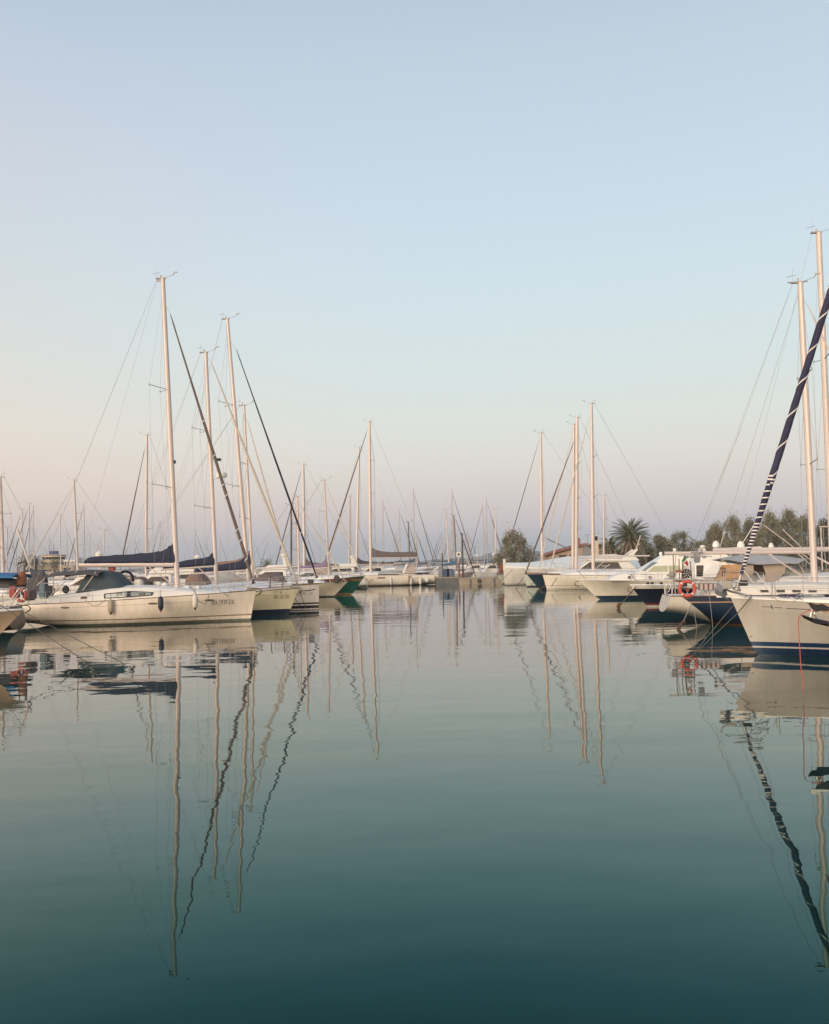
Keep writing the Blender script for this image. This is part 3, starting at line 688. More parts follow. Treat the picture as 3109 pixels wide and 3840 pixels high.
b.hull(3.7, 1.4, 1.15, rake=.6, m=bandmat('hull_grey_old', (.045,.04,.04), [(-1, .2, (.02,.02,.02))]), so=(0, .3), deck=COOLW)
b.arch([(b.pt(u, 2150).x, 1.5, b.pt(u, 2166).z, b.pt(u, v).z) for u, v in ((85, 2152), (60, 2147), (20, 2147), (-60, 2146))], BLUEC, 'bimini')
b.arch([(b.pt(u, 2150).x, 1.3, b.pt(u, 2203).z, b.pt(u, v).z) for u, v in ((66, 2172), (40, 2168), (-60, 2168))], DGREY, 'cockpit_enclosure')
b.trunk([(-1, .3), (2, .4), (4, .1)], .6)
MB().box(b.pt(48, 2220, 1.4), (.32, .14, .55), bevel=.05).build('cushion', RED, b.root)
MB().box(b.pt(112, 2232, .6), (.42, .9, .5), bevel=.08).build('stern_bag', mat('bag_plum', (.16,.10,.10), .8), b.root)
MB().box(b.pt(66, 2225, .9), (.18, .3, .5), bevel=.05).build('stern_bag', GREYP, b.root)
b.rails(n=5, h=.7, pulpit=False)
k = MB(); k.tube([b.pt(93, 2215, .3), b.pt(91, 2118, .3)], .06, 8); k.tube([b.pt(68, 2111, .3), b.pt(91, 2108, .3)], .05, 6); k.tube([b.pt(68, 2111, .3), b.pt(64, 2200, .3)], .025, 6); k.build('wind_generator_pole', mat('pole_brown', (.10,.08,.07), .5), b.root)
MB().tube([b.pt(65, 1985), b.pt(115, 2130)], .055, 8).build('lifted_boom', ALU, b.root)
LB = b
lifebuoy(wp(b, 80, 2232, 1.7), .27, .07, 'red lifebuoy on the stern rail at the left edge beside the cream stern', (.35, 1, 0), RED)
p = wp(b, 82, 2172, .6); e = empty('outboard_motor', p); tag(e, 'brown-hooded outboard motor clamped above the red lifebuoy on the stern rail', 'outboard motor')
MB().lathe((0, 0, 0), [(.03, .38), (.16, .32), (.24, .05), (.22, -.25), (.10, -.34), (.03, -.36)], n=14).build('cowl_cover', mat('cover_rust', (.24,.10,.05), .8), e)
MB().tube([(0, 0, -.3), (0, 0, -.75)], .05, 8).build('leg_shaft', GREYP, e)

# ------------------------------------------------------------------ right foreground: white bow with blue stripes
b = Boat('sailing_yacht', 'sailboat', 'large white yacht bow with blue waterline stripes and a taped navy furled jib', (2748, 25.2), (4950, 21.0))
b.hull(3.9, 1.61, 1.25, rake=.62, m=bandmat('hull_shaded_white_blue_stripes', (.44,.41,.37), [(-1, .19, (.012,.026,.065)), (.235, .36, (.012,.032,.085))]), so=(0, .8), deck=mat('deck_blue_grey', (.42,.44,.47), .5), rail=WHITE, railr=.035)  # white hull colour darkened to stand for the open shade it lies in
nn = .95
b.linep(b.tree, [(2862, 2279), (2892, 2280.5)], nn, .018, INKD, 'cove_line'); b.linep(b.tree, [(2908, 2281.5), (2936, 2282.5)], nn, .018, INKD, 'cove_line'); b.linep(b.tree, [(2951, 2284), (3000, 2285), (3109, 2289)], nn, .018, INKD, 'cove_line')
b.stick(b.tree, [(2893, 2275), (2897, 2272), (2904, 2286), (2903, 2288), (2896, 2284)], INKD, 'emblem', nn, n=1)
b.linep(b.tree, [(2835, 2291), (2850, 2299), (3000, 2307), (3109, 2312)], nn, .014, mat('sculpt_line_grey', (.38,.35,.30), .5), 'hull_crease')
b.stick(b.tree, [(2820 + 5 * math.cos(t), 2392 + 4 * math.sin(t)) for t in (0, .8, 1.6, 2.4, 3.2, 4.0, 4.8, 5.6)], mat('drain_brown', (.28,.22,.15), .6), 'drain_outlet', .5)
b.trunk([(-5, .3), (-1.5, .42), (.5, .36), (2.3, .26), (3.3, .06)], .6)
f0, f1 = b.pt(2778, 2160), b.pt(3109, 1113)
top = f0 + (f1 - f0) * 1.55; xm = top.x - .5
hbm, zm = b.at(xm)
b.rig((xm, 0, zm + .3), (xm - .1, 0, top.z + .4), .12, .10, ((.35, 1.2), (.67, .9)), .5, (xm - 4.8, 0, zm + 1.4), zm + 1.5, NAVY, None, None)
dd = (top - f0).normalized(); Lf = (top - f0).length; nn_ = 60
pts = [f0 + dd * (Lf * i / nn_) for i in range(nn_ + 1)]
rr = [(.045 + .05 * sstep(i / 14)) * (1 + .05 * math.sin(i * 1.9)) for i in range(nn_ + 1)]
fo = MB().tube(pts, rr, 12).build('furled_headsail', mat('furled_sail_navy_blue', (.022,.022,.06), .8, var=.25, bump=.03, bscale=5), b.root)
hx = Vector((0, 1, 0)); hy = dd.cross(hx).normalized()
def helix(s0, s1, turns, name='sail_tie', r=.018):
    n = int(turns * 14); rows = []
    for i in range(n + 1):
        t = i / n; s = lerp(s0, s1, t); th = t * turns * 6.28318; ri = .045 + .05 * sstep(s / Lf * nn_ / 14) + .008
        rad = hx * math.cos(th) + hy * math.sin(th)
        rows.append([f0 + dd * (s - r * 1.3) + rad * (ri - .004), f0 + dd * (s - r * 1.3) + rad * (ri + .004), f0 + dd * (s + r * 1.3) + rad * (ri + .004), f0 + dd * (s + r * 1.3) + rad * (ri - .004)])
    MB().grid(rows, True, True, True).build(name, TIE, fo)
helix(.25, 1.55, 13, r=.014); helix(1.55, 2.7, 6, r=.014); helix(2.75, 2.95, 2); helix(2.95, Lf - .3, (Lf - 3.2) / .93, r=.022)
MB().lathe(f0 - dd * .25, [(.03, -.2), (.12, -.17), (.12, -.11), (.06, -.09), (.06, .03), (.12, .05), (.12, .1), (.045, .13), (.045, .45)], dd, 16).build('furling_drum', STEEL, b.root)
MB().box(f0 - dd * .16 + Vector((-.12, .05, -.05)), (.24, .2, .16), bevel=.03).build('drum_guard', RUB, b.root)
# pulpit
k = MB(); q = lambda u, v, o=.3: b.pt(u, v, o)
z0 = b.at(b.L / 2)[1]
for sg in (1, -1):
    o1 = .55 * sg
    k.tube([q(2894, 2231, .75 * sg), q(2838, 2148, .62 * sg), q(2828, 2142, .55 * sg), q(2793, 2140, .42 * sg), q(2720, 2137, .2 * sg), q(2700, 2141, .1 * sg)], .014, 8)
    k.tube([q(2853, 2222, .62 * sg), q(2795, 2146, .44 * sg), q(2790, 2141, .42 * sg)], .014, 8)
    k.tube([q(2864, 2187, .7 * sg), q(2822, 2180, .5 * sg)], .012, 6)
    k.tube([q(2686, 2152, .12 * sg), q(2700, 2176, .12 * sg), q(2712, 2180, .16 * sg), q(2868, 2190, .68 * sg)], .014, 8)
k.tube([q(2700, 2141, .1), q(2700, 2141, -.1)], .014, 6)
k.build('pulpit', STEEL, b.root)
b.rails(x0=-b.L / 2 + .3, x1=b.pt(2894, 2231, .75).x - .1, n=7, h=.62, pulpit=False)
# anchor on roller
k = MB(); k.box(q(2752, 2236, 0) + Vector((.1, 0, 0)), (.75, .16, .06), bevel=.01); k.build('bow_roller', STEEL, b.root)
k = MB()
A0 = lambda u, v, o=0: q(u, v, o)
k.tube([A0(2800, 2232), A0(2740, 2218), A0(2712, 2206), A0(2700, 2214)], .03, 8)
k.grid([[A0(2694, 2188, .02), A0(2680, 2206, .03), A0(2682, 2226, .03), A0(2702, 2240, .02)],
        [A0(2720, 2200, .18), A0(2706, 2222, .20), A0(2716, 2240, .16), A0(2734, 2256, .04)],
        [A0(2722, 2196, 0), A0(2722, 2206, 0), A0(2728, 2228, 0), A0(2736, 2257, 0)],
        [A0(2720, 2200, -.18), A0(2706, 2222, -.20), A0(2716, 2240, -.16), A0(2734, 2256, -.04)],
        [A0(2694, 2188, -.02), A0(2680, 2206, -.03), A0(2682, 2226, -.03), A0(2702, 2240, -.02)]])
k.build('anchor', mat('anchor_grey_blue', (.19,.20,.22), .5, .4), b.root)
MB().box(q(2728, 2195) , (.28, .12, .2), bevel=.03).build('anchor_shank_block', mat('anchor_grey', (.26,.25,.22), .5, .4), b.root)
# rope coil, hatch, cleat
k = MB(); rr_ = random.Random(3)
for i in range(7):
    c = q(2928 + i * 12, 2233 + (i % 3), .55); k.torus(c + Vector((0, 0, .0)), .05 + .03 * rr_.random(), .011, (.5 * rr_.random() - .2, .7, .7), 16, 6)
k.build('rope_coil', mat('rope_navy', (.02,.03,.09), .8), b.root)
p = q(3040, 2226, .2); MB().box((p.x, 0, b.at(p.x)[1] + .12), (.7, .6, .06), bevel=.02).build('deck_hatch', GLASSG, b.root)
p = q(2800, 2238, .4); k = MB(); k.tube([p + Vector((-.14, 0, .05)), p + Vector((.14, 0, .05))], .02, 6).tube([p + Vector((-.05, 0, .05)), p + Vector((-.05, 0, -.03))], .02, 6).tube([p + Vector((.05, 0, .05)), p + Vector((.05, 0, -.03))], .02, 6); k.build('cleat', STEEL, b.root)
R9 = b
mooring([wp(b, 2818, 2237, .38), wp(b, 2766, 2300, .3), b.M @ Vector((b.L / 2 + 1.15, .9, -.02))], 'dark mooring line from the bow of the blue-striped white yacht down into the water', mat('rope_grey_dark', (.06,.065,.065), .9), .015)
mooring([wp(b, 2770, 2246, -.3), b.M @ Vector((b.L / 2 + 1.0, -1.6, -.02))], 'second mooring line slanting behind the blue-striped bow past the navy hull', mat('rope_grey', (.14,.14,.14), .9), .011)
mooring([wp(b, 2890, 2240, 1.0), wp(b, 2935, 2257, 1.3), wp(b, 2975, 2254, 1.35), wp(b, 3010, 2238, 1.3)], 'slack yellowish rope hanging over the rail of the blue-striped yacht', mat('rope_yellow', (.36,.30,.17), .9), .008)

# ------------------------------------------------------------------ nearest bow, cut by the right edge
b = Boat('motor_cruiser', 'motor boat', 'nearest boat, only its flared tan bow with polished anchor showing at the right edge', (3028, 17.5), (5600, 16.0))
b.hull(3.4, 1.86, 1.35, rake=3.3, m=bandmat('hull_pinkish_tan', (.60,.46,.34), [(-1, .1, (.02,.03,.05))]), flare=.8, deck=WHITE, rail=WHITE, railr=.05, bulge=1.7)
b.trunk([(-4, 1.0), (-1, .9), (1.5, .4), (3.2, .05)], .8)
q = lambda u, v, o=0: b.pt(u, v, o)
k = MB()
k.grid([[q(3031, 2263, .0), q(3048, 2290, .0)], [q(3033, 2262, .07), q(3055, 2296, .07)], [q(3062, 2268, .1), q(3080, 2290, .1)], [q(3109, 2262, .1), q(3109, 2290, .1)]]); k.build('bow_roller', RUB, b.root, solid=.02)
k = MB(); k.tube([q(3050, 2280), q(3042, 2300), q(3039, 2316), q(3048, 2328), q(3078, 2326)], .035, 8); k.tube([q(3058, 2282, .05), q(3054, 2304, .05), q(3060, 2318, .05), q(3082, 2324, .05)], .025, 8); k.build('anchor_bracket', STEEL, b.root)
k = MB(); k.grid([[q(3005, 2308, .02), q(3014, 2318, .02), q(3030, 2325, .02)], [q(3040, 2316, .16), q(3055, 2338, .20), q(3075, 2342, .16)], [q(3109, 2330, .2), q(3109, 2340, .25), q(3109, 2350, .2)],], ); k.build('anchor', mat('anchor_blackened', (.03,.025,.03), .4, .6), b.root, solid=.04)
for i in range(6): pass
mooring([wp(b, 3056, 2290, .1), wp(b, 3030, 2290, .1), wp(b, 3003, 2304, .15), wp(b, 2994, 2320, .2), wp(b, 2996, 2392, .25), wp(b, 3000, 2440, .25), wp(b, 3003, 2500, .25), wp(b, 3012, 2545, .25), wp(b, 3010, 2592, .25)], 'red rope hanging from the nearest bow at the right edge to the water', ROPER, .009)
# ------------------------------------------------------------------ right: navy hull with white counter and lifebuoy
b = Boat('sailing_yacht', 'sailboat', 'navy-hulled yacht with a white overhanging stern and railing full of gear', (3560, 36.0), (2464, 37.6))
x1, x2 = b.pt(2574, 2252, 1.2), b.pt(2659, 2320, 1.2)
sl = (x2.x - x1.x) / (x2.z - x1.z)
b.hull(3.9, 1.16, 1.2, rake=.8, m=bandmat('hull_navy_shaded_white_stern', (.008,.020,.044), [(-1, -.02, (.03,.02,.02)), (.0, .05, (.16,.07,.04)), (.93, .97, (.35,.22,.14))], spec=.15, rough=.5, split=(x1.x - sl * x1.z, sl, (.50,.47,.42))),  # stern white lowered too, with open shade put into the colour
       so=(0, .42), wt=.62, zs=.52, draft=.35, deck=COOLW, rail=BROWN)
q = lambda u, v, o=0: b.pt(u, v, o)
tk8 = bvh(b.trunk([(-4, .2), (-3.4, .42), (0, .45), (2.5, .33), (4, .06)], .62, CREAM))
for u in (2850, 2910, 2970, 3030): b.stick(tk8, [(u, 2212), (u + 34, 2212), (u + 32, 2221), (u + 2, 2221)], GLASSD, 'window', 1.2, .03)
b.linep(b.tree, [(2800, 2236), (3090, 2236)], 1.8, .04, BROWN, 'rubbing_strake')
b.rails(n=9, h=.70)
mb_, mt = q(3056, 2200), q(3001, 1060)
b.rig(mb_, mt, .13, .11, ((.40, 1.15), (.69, 1.0)), .0, q(2492, 2075), q(3040, 2070).z, None, None, (q(3032, 1150) , q(3500, 2150), .07, FURLW), backs=[q(2560, 2170, .6), q(2572, 2170, -.6)])
for a_, c_ in (((2782, 1600), (2585, 2080)), ((3003, 1075), (2700, 2050))): MB().tube([q(*a_), q(*c_)], .008, 4).build('topping_lift', WIRE, b.root)
k = MB(); mtt = mt; k.tube([mtt + Vector((-.5, 0, .04)), mtt + Vector((.3, 0, .04))], .03, 6); k.build('masthead_crane', WIRE, b.root)
# gantry poles and transom gear
for (u0, v0, u1, v1) in ((2524, 2078, 2530, 2215), (2546, 2095, 2550, 2215), (2560, 2102, 2556, 2220), (2588, 2104, 2600, 2230)):
    MB().tube([q(u1, v1, 1.1), q(u0, v0, 1.1)], .022, 6).build('gantry_post', mat('post_brown', (.13,.10,.08), .4, .4), b.root)
for (u0, v0, u1, v1) in ((2497, 2235, 2494, 2205), (2494, 2205, 2508, 2182), (2520, 2235, 2523, 2205), (2523, 2205, 2540, 2185), (2507, 2220, 2518, 2195), (2530, 2170, 2540, 2150), (2627, 2180, 2650, 2232), (2655, 2210, 2666, 2242)):
    MB().tube([q(u0, v0, 1.2), q(u1, v1, 1.2)], .02, 6).build('stern_rail', STEEL, b.root)
MB().tube([q(2518, 2173, 1.25), q(2700, 2178, 1.4)], .03, 8).build('stern_rail', STEEL, b.root)
MB().tube([q(2518, 2173, -1.2), q(2700, 2178, -1.4)], .03, 8).build('stern_rail', STEEL, b.root)
MB().box(q(2518, 2157, .4), (.38, .3, .3), bevel=.1).build('outboard_cowl', mat('cowl_grey', (.26,.25,.24), .5), b.root)
MB().box(q(2563, 2195, 1.0), (.28, .2, .4), bevel=.05).build('stern_bag', DGREY, b.root)
MB().box(q(2578, 2212, 1.15), (.16, .06, .16), bevel=.04).build('float_light', RED, b.root)
for u in (2630, 2647, 2665, 2682): MB().box(q(u, 2201, 1.55), (.155, .1, .24), bevel=.03).build('fuel_can', mat('can_pinkish', (.46,.38,.36), .6), b.root)
for u in (2621, 2638, 2656, 2674, 2689): MB().box(q(u, 2201, 1.57), (.03, .1, .27)).build('can_strap', BROWN, b.root)
MB().box(q(2614, 2092, .3), (.22, .3, .42), bevel=.04).build('wind_generator', GREYP, b.root)
k = MB()
for i in range(6):
    a = i * 1.047; c = q(2614, 2072, .3); k.tube([c, c + Vector((.25 * math.cos(a), .05, .25 * math.sin(a)))], .02, 4)
k.build('rotor', GREYP, b.root)
k = MB()
for i in range(4): p0 = q(2575 + 22 * i, 2088, .9); k.box(p0, (.2, .06, .12), bevel=.03)
k.tube([q(2545, 2084, .9), q(2670, 2086, .9)], .02, 6); k.build('solar_bracket', GREYP, b.root)
# ensign
k = MB()
def cloth(pts, nx=5):
    rows = []
    a0, a1, b0, b1 = pts
    for i in range(nx + 1):
        t = i / nx; w0 = lerp(a0, b0, t); w1 = lerp(a1, b1, t)
        rows.append([w0.lerp(w1, j / 4) + Vector((0, .03 * math.sin(j * 1.8 + t * 3), 0)) for j in range(5)])
    return rows
fe = empty('flag', wp(b, 2562, 2170, 1.1)); tag(fe, 'green, white and red ensign hanging at the stern of the navy yacht', 'flag'); fo_ = fe.location.copy()
W_ = lambda u, v: wp(b, u, v, 1.15) - fo_
MB().tube([W_(2557, 2170), W_(2568, 2080)], .012, 6).build('staff', BROWN, fe)
for (nm, m_, pp) in (('green_stripe', mat('flag_green', (.02,.16,.06), .8), ((2568, 2080), (2557, 2104), (2575, 2092), (2566, 2106))), ('white_stripe', TIE, ((2575, 2092), (2566, 2106), (2577, 2099), (2566.5, 2112))), ('red_stripe', mat('flag_red', (.40,.02,.03), .8), ((2577, 2099), (2566.5, 2112), (2581, 2112), (2581, 2124)))):
    MB().grid(cloth([W_(*x) for x in pp])).build(nm, m_, fe, solid=.006)
# spotted disc
p = wp(b, 2575, 2151, 1.2); e = empty('spotted_disc', p); tag(e, 'round black disc with white spots fixed above the orange lifebuoy', 'disc')
MB().lathe((0, 0, 0), [(.02, -.05), (.19, -.05), (.205, 0), (.19, .05), (.02, .05)], (0, 1, 0), 24).build('disc', RUB, e)
for rr_, nn2 in ((0, 1), (.085, 5), (.155, 8)):
    for i in range(nn2): a = i * 6.283 / nn2 + rr_ * 5; MB().lathe((rr_ * math.cos(a), -.051, rr_ * math.sin(a)), [(.001, .006), (.02, .006), (.02, -.006), (.001, -.006)], (0, 1, 0), 8).build('spot', TIE, e)
lifebuoy(wp(b, 2577, 2208, 1.45), .30, .065, 'orange lifebuoy on the stern rail of the navy yacht', (0.1, 1, 0))
lifebuoy(wp(b, 2546, 2160, -.6), .21, .05, 'smaller red lifebuoy half hidden behind the black spotted disc', (0.3, 1, 0), RED)
mooring([wp(b, 2600, 2250, 1.2), wp(b, 2565, 2325, 2.4), wp(b, 2545, 2362, 3.4)], 'tan mooring line from the white stern with weed hanging on it', ROPEL, .018)
mooring([wp(b, 2565, 2330, 2.4), wp(b, 2550, 2345, 2.9), wp(b, 2543, 2362, 3.4)], 'clump of brown weed on the mooring line under the white stern', WEED, .07, name='weed_clump')
mooring([wp(b, 2660, 2230, 1.8), wp(b, 2668, 2300, 2.0), wp(b, 2673, 2358, 2.1)], 'thin pale line hanging straight down over the navy hull', ROPEL, .010)
mooring([wp(b, 2600, 2270, 1.6), wp(b, 2613, 2356, 2.6)], 'short pale line from the white stern into the dark reflection', ROPEL, .010)
R8 = b
# ------------------------------------------------------------------ yacht with grey bimini and the thick boom
b = Boat('sailing_yacht', 'sailboat', 'cream yacht with a grey awning and thick boom behind the blue-striped bow', (3760, 41), (2700, 42))
b.hull(4.0, 1.5, 1.35, rake=.7, m=bandmat('hull_cream_b', (.66,.57,.44), [(-1, .2, (.03,.03,.05)), (1.12, 1.2, (.10,.07,.06))]), so=(0, .5))
q = lambda u, v, o=0: b.pt(u, v, o)
p0 = q(2800, 2180); b.trunk([(p0.x, .2), (p0.x + .5, .5), (1, .5), (3, .3), (4.5, .06)], .62)
mb_, mt = q(3126, 2200), q(3070, 873)
b.rig(mb_, mt, .14, .125, ((.33, 1.2), (.64, 1.0)), .1, q(2668, 2064), q(3109, 2060).z, None, None, (q(3092, 1100), q(3700, 2150), .07, FURLW), backs=[q(2720, 2190, .7), q(2720, 2190, -.7)], boomr=.125)
MB().box(q(2668, 2064) , (.10, .27, .30), bevel=.03).build('boom_end', BROWN, b.root)
# awning
rows = []
for u, vt_, vs in ((2704, 2097, 2099), (2750, 2086, 2108), (2808, 2079, 2117), (2900, 2082, 2113), (2955, 2088, 2113), (2986, 2092, 2096)):
    c = q(u, vt_, .2); e0 = q(u, vs, 1.5); rows.append([Vector((c.x, b.n * -1.5, e0.z)), Vector((c.x, b.n * -.8, c.z - .02)), Vector((c.x, 0, c.z + .02)), Vector((c.x, b.n * .8, c.z - .03)), Vector((c.x, b.n * 1.5, e0.z))])
MB().grid(rows).build('awning', GREYC, b.root, solid=.02)
k = MB(); k.grid([[q(2856, 2110, 1.2), q(2872, 2150, 1.2), q(2866, 2188, 1.2)], [q(2905, 2112, 1.25), q(2905, 2150, 1.25), q(2905, 2180, 1.25)], [q(2950, 2114, 1.2), q(2942, 2150, 1.2), q(2925, 2165, 1.2)]]); k.build('side_curtain', TAN, b.root, solid=.02)
k = MB(); k.grid([[q(2770, 2118, 1.2), q(2775, 2150, 1.2), q(2790, 2185, 1.2)], [q(2826, 2118, 1.25), q(2826, 2150, 1.25), q(2800, 2170, 1.25)]]); k.build('side_curtain', TAN, b.root, solid=.02)
k = MB(); k.grid([[q(2826, 2112, -.6), q(2826, 2185, -.6)], [q(2880, 2110, -.6), q(2880, 2185, -.6)]]); k.build('companionway', mat('shade_brown', (.12,.08,.06), .8), b.root, solid=.02)
k = MB(); k.grid([[q(2958, 2150, .9), q(2975, 2172, .9)], [q(2990, 2142, .9), q(3015, 2172, .9)]]); k.build('windscreen', GLASSG, b.root, solid=.02)
MB().tube([q(2900, 2190, 1.3), q(3040, 2160, .9)], .05, 6).build('coaming', WHITE, b.root)
k = MB()
for a_, c_ in (((2866, 2108), (2925, 2160)), ((2925, 2096), (3035, 2175)), ((2945, 2116), (3010, 2165)), ((2862, 1967), (3040, 2100)), ((2935, 1985), (3060, 2105)), ((2986, 2098), (3035, 2180)), ((2705, 2100), (2760, 2130))):
    k.tube([q(*a_, .9), q(*c_, 1.1)], .02, 6)
k.build('awning_pole', ALU, b.root)
MB().tube([q(3047, 2084, .3), q(3046, 2222, .6)], .075, 10).build('davit_post', ALU, b.root)
MB().tube([q(3048, 2082, .3), q(3130, 2125, .6)], .05, 8).build('davit_arm', ALU, b.root)
b.rails(n=8, h=.65)
b.linep(b.tree, [(2830, 2203), (2900, 2198), (3040, 2190)], 1.9, .05, INKD, 'cove_line')
R10 = b
# ------------------------------------------------------------------ motor boats
def motor(label, bow, stern, beam, fb, fs, rake, hm, house, winds=(), group=None, flare=.7, rails=True, gl=None, roofx=None, arch=None, radar=None, deck=COOLW, w=.8, name='motor_cruiser', inset=.18):
    """house: list of polygons of photo pixels (or local x,z when tagged 'L'); winds: polygons laid on the first house"""
    b = Boat(name, 'motor boat', label, bow, stern, group)
    b.hull(beam, fb, fs, rake=rake, m=hm, so=(0, .1), wt=.88, zs=-.1, flare=flare, deck=deck, rail=WHITE, railr=.03, bulge=2.3)
    hs = []
    for i, (nm, pts, ww, mm) in enumerate(house):
        if abs(pts[0][0]) > 60 or pts[0][1] > 60: pts = [(lambda p: (p.x, p.z))(b.pt(u, v, ww)) for u, v in pts]
        o = MB().prism(pts, -ww, ww, inset).build(nm, mm, b.root, smooth=False); hs.append(o)
        bv = o.modifiers.new('bevel', 'BEVEL'); bv.width = .06; bv.segments = 2
    for wi in winds:
        hi, pts, mm = wi[:3]; tr_ = bvh(hs[hi]); ww = house[hi][2]
        if abs(pts[0][0]) > 60 or pts[0][1] > 60: pts = [(lambda p: (p.x, p.z))(b.pt(u, v, ww)) for u, v in pts]
        b.stickl(tr_, pts, mm, wi[3] if len(wi) > 3 else 'window', .015)
    if rails: b.rails(n=8, h=.6, r=.015, x0=0, pushpit=False)
    return b
hw_flare = bandmat('hull_white_navy_bottom', (.66,.62,.53), [(-1, .24, (.015,.03,.06))])
b = motor('white flared-bow motor cruiser with navy bottom and pale green cabin windows', (2168, 62), (2920, 60.5), 4.2, 1.40, 1.15, 1.45, hw_flare,
          [('cabin', [(2395, 2147), (2500, 2082), (2640, 2078), (2665, 2120), (2660, 2172), (2395, 2172)], 1.55, WHITE), ('foredeck_cabin', [(2285, 2170), (2330, 2152), (2420, 2146), (2700, 2146), (2700, 2178), (2285, 2178)], 1.7, WHITE)],
          [(0, [(2407, 2141), (2420, 2141), (2470, 2108), (2448, 2108)], GLASSB, 'windscreen'), (0, [(2430, 2143), (2455, 2123), (2505, 2121), (2505, 2143)], GLASSY), (0, [(2509, 2143), (2509, 2121), (2550, 2121), (2556, 2143)], GLASSY), (0, [(2562, 2143), (2562, 2121), (2580, 2121), (2592, 2143)], GLASSY)], inset=.25)
R6 = b; q = b.pt
k = MB(); rows = [[q(2398, 2146, 1.1), q(2398, 2146, -1.1)], [q(2500, 2084, .85), q(2500, 2084, -.85)]]
k.grid(rows); k.build('windscreen', GLASSB, b.root, solid=.03)
k = MB(); k.tube([q(2640, 2082, 1.0), q(2700, 2140, 1.2)], .18, 4); k.tube([q(2640, 2082, -1.0), q(2700, 2140, -1.2)], .18, 4); k.build('radar_arch', WHITE, b.root)
for u, v in ((2478, 2080), (2530, 2066)): MB().lathe(q(u, v, .3), [(.02, -.25), (.09, -.22), (.09, 0), (.13, .03), (.10, .16), (.02, .2)], n=12).build('roof_light', WHITE, b.root)
tk_ = None
for u, v in ((2360, 2165), (2438, 2165)):
    MB().lathe(q(u, v, 1.72), [(.01, -.03), (.10, -.03), (.10, .04), (.01, .04)], (0, 1, 0), 16).build('portlight', BROWN, b.root)
p = q(2172, 2178); anchor(b, p.x - .05, 0, p.z - .05, .9, mat('anchor_rust', (.20,.13,.09), .6, .4))
b = motor('navy-hulled motor yacht with white deck and red waterline behind the lifebuoy rail', (2365, 50.8), (3190, 49.5), 4.2, 1.28, 1.15, .95, bandmat('hull_navy_red', (.010,.014,.028), spec=.2, bands= [(-1, .08, (.40,.38,.35)), (.08, .2, (.13,.035,.03)), (1.05, 1.5, (.62,.60,.55))]),
          [('deckhouse', [(2608, 2180), (2608, 2120), (2650, 2070), (2700, 2066), (2790, 2110), (2790, 2180)], 1.4, WHITE), ('wood_saloon', [(2680, 2178), (2700, 2118), (2790, 2116), (2800, 2178)], 1.62, WOOD)],
          [(0, [(2612, 2162), (2612, 2120), (2640, 2120), (2636, 2162)], GLASSD), (0, [(2640, 2162), (2662, 2122), (2684, 2122), (2664, 2162)], mat('window_navy', (.05,.07,.13), .1)), (1, [(2705, 2160), (2712, 2128), (2725, 2128), (2722, 2162)], BROWN, 'door')], inset=.12)
R7 = b; q = b.pt
k = MB(); k.grid([[q(2630, 2165, 1.3), q(2660, 2118, 1.3)], [q(2642, 2165, 1.65), q(2674, 2118, 1.65)], [q(2684, 2165, 1.66), q(2706, 2118, 1.66)]]); k.build('windscreen_frame', COOLW, b.root, solid=.02)
for u, v, r in ((2685, 2047, .19), (2778, 2048, .2), (2892, 2055, .15)):
    c = q(u, v, .2); k = MB(); k.lathe(c, [(.02, -.25), (r * .5, -.22), (r * .5, -.1), (r, -.05), (r, .1), (r * .6, .25), (.02, .3)], n=14); k.tube([c + Vector((0, 0, -.2)), c + Vector((0, 0, -.55))], .05, 6); k.build('satellite_dome', WHITE, b.root)
k = MB(); c = q(2790, 2056, 0); k.box(c, (1.6, 1.6, .12), bevel=.04); k.tube([c + Vector((-.6, .6, 0)), c + Vector((-.6, .6, -1.6))], .05, 6); k.tube([c + Vector((.6, -.6, 0)), c + Vector((.6, -.6, -1.6))], .05, 6); k.build('hardtop', WHITE, b.root)
for a_, c_ in (((2698, 2060), (2718, 1990)), ((2770, 2060), (2832, 1962))): MB().tube([q(*a_), q(*c_)], .025, 6).build('whip_aerial', TIE, b.root)
p = q(2372, 2200); anchor(b, p.x - .05, 0, p.z - .05, .8, mat('anchor_rust', (.2,.13,.09)))
for u in (2430, 2446, 2480): MB().box(q(u, 2187, 1.2), (.18, .14, .12), bevel=.03).build('deck_fitting', RUB, b.root)
mooring([wp(b, 2385, 2200, .3), wp(b, 2325, 2272, .6)], 'mooring line from the navy motor yacht bow to a weedy chain', ROPE, .03)
mooring([wp(b, 2326, 2262, .6), wp(b, 2316, 2274, .6), wp(b, 2326, 2276, .6)], 'brown weed lump where the navy motor yacht line meets the water', WEED, .10, name='weed_clump')
# flybridge cruiser behind
b = motor('white flybridge cruiser with long black side windows behind the row of bows', (2075, 97), (2450, 96), 4.2, 1.9, 1.3, 1.6, bandmat('hull_white_fly', (.68,.65,.60), [(-1, .2, (.02,.03,.05))]),
          [('saloon', [(2155, 2140), (2225, 2093), (2345, 2092), (2395, 2140)], 1.7, WHITE), ('flybridge', [(2200, 2098), (2228, 2082), (2300, 2078), (2385, 2088), (2400, 2102), (2340, 2104), (2220, 2104)], 1.8, WHITE)],
          [(0, [(2176, 2134), (2212, 2108), (2318, 2108), (2333, 2134)], GLASSD)], inset=.1)
q = b.pt; R5 = b
for sg in (1, -1):
    pl = [(lambda p: (p.x, p.z))(q(u, v, 1.5)) for u, v in ((2340, 2092), (2385, 2058), (2392, 2062), (2365, 2096))]
    MB().prism(pl, sg * 1.25, sg * 1.5).build('arch_wing', WHITE, b.root, smooth=False)
MB().tube([q(2388, 2060, 1.4), q(2388, 2060, -1.4)], .1, 6).build('arch_bar', WHITE, b.root)
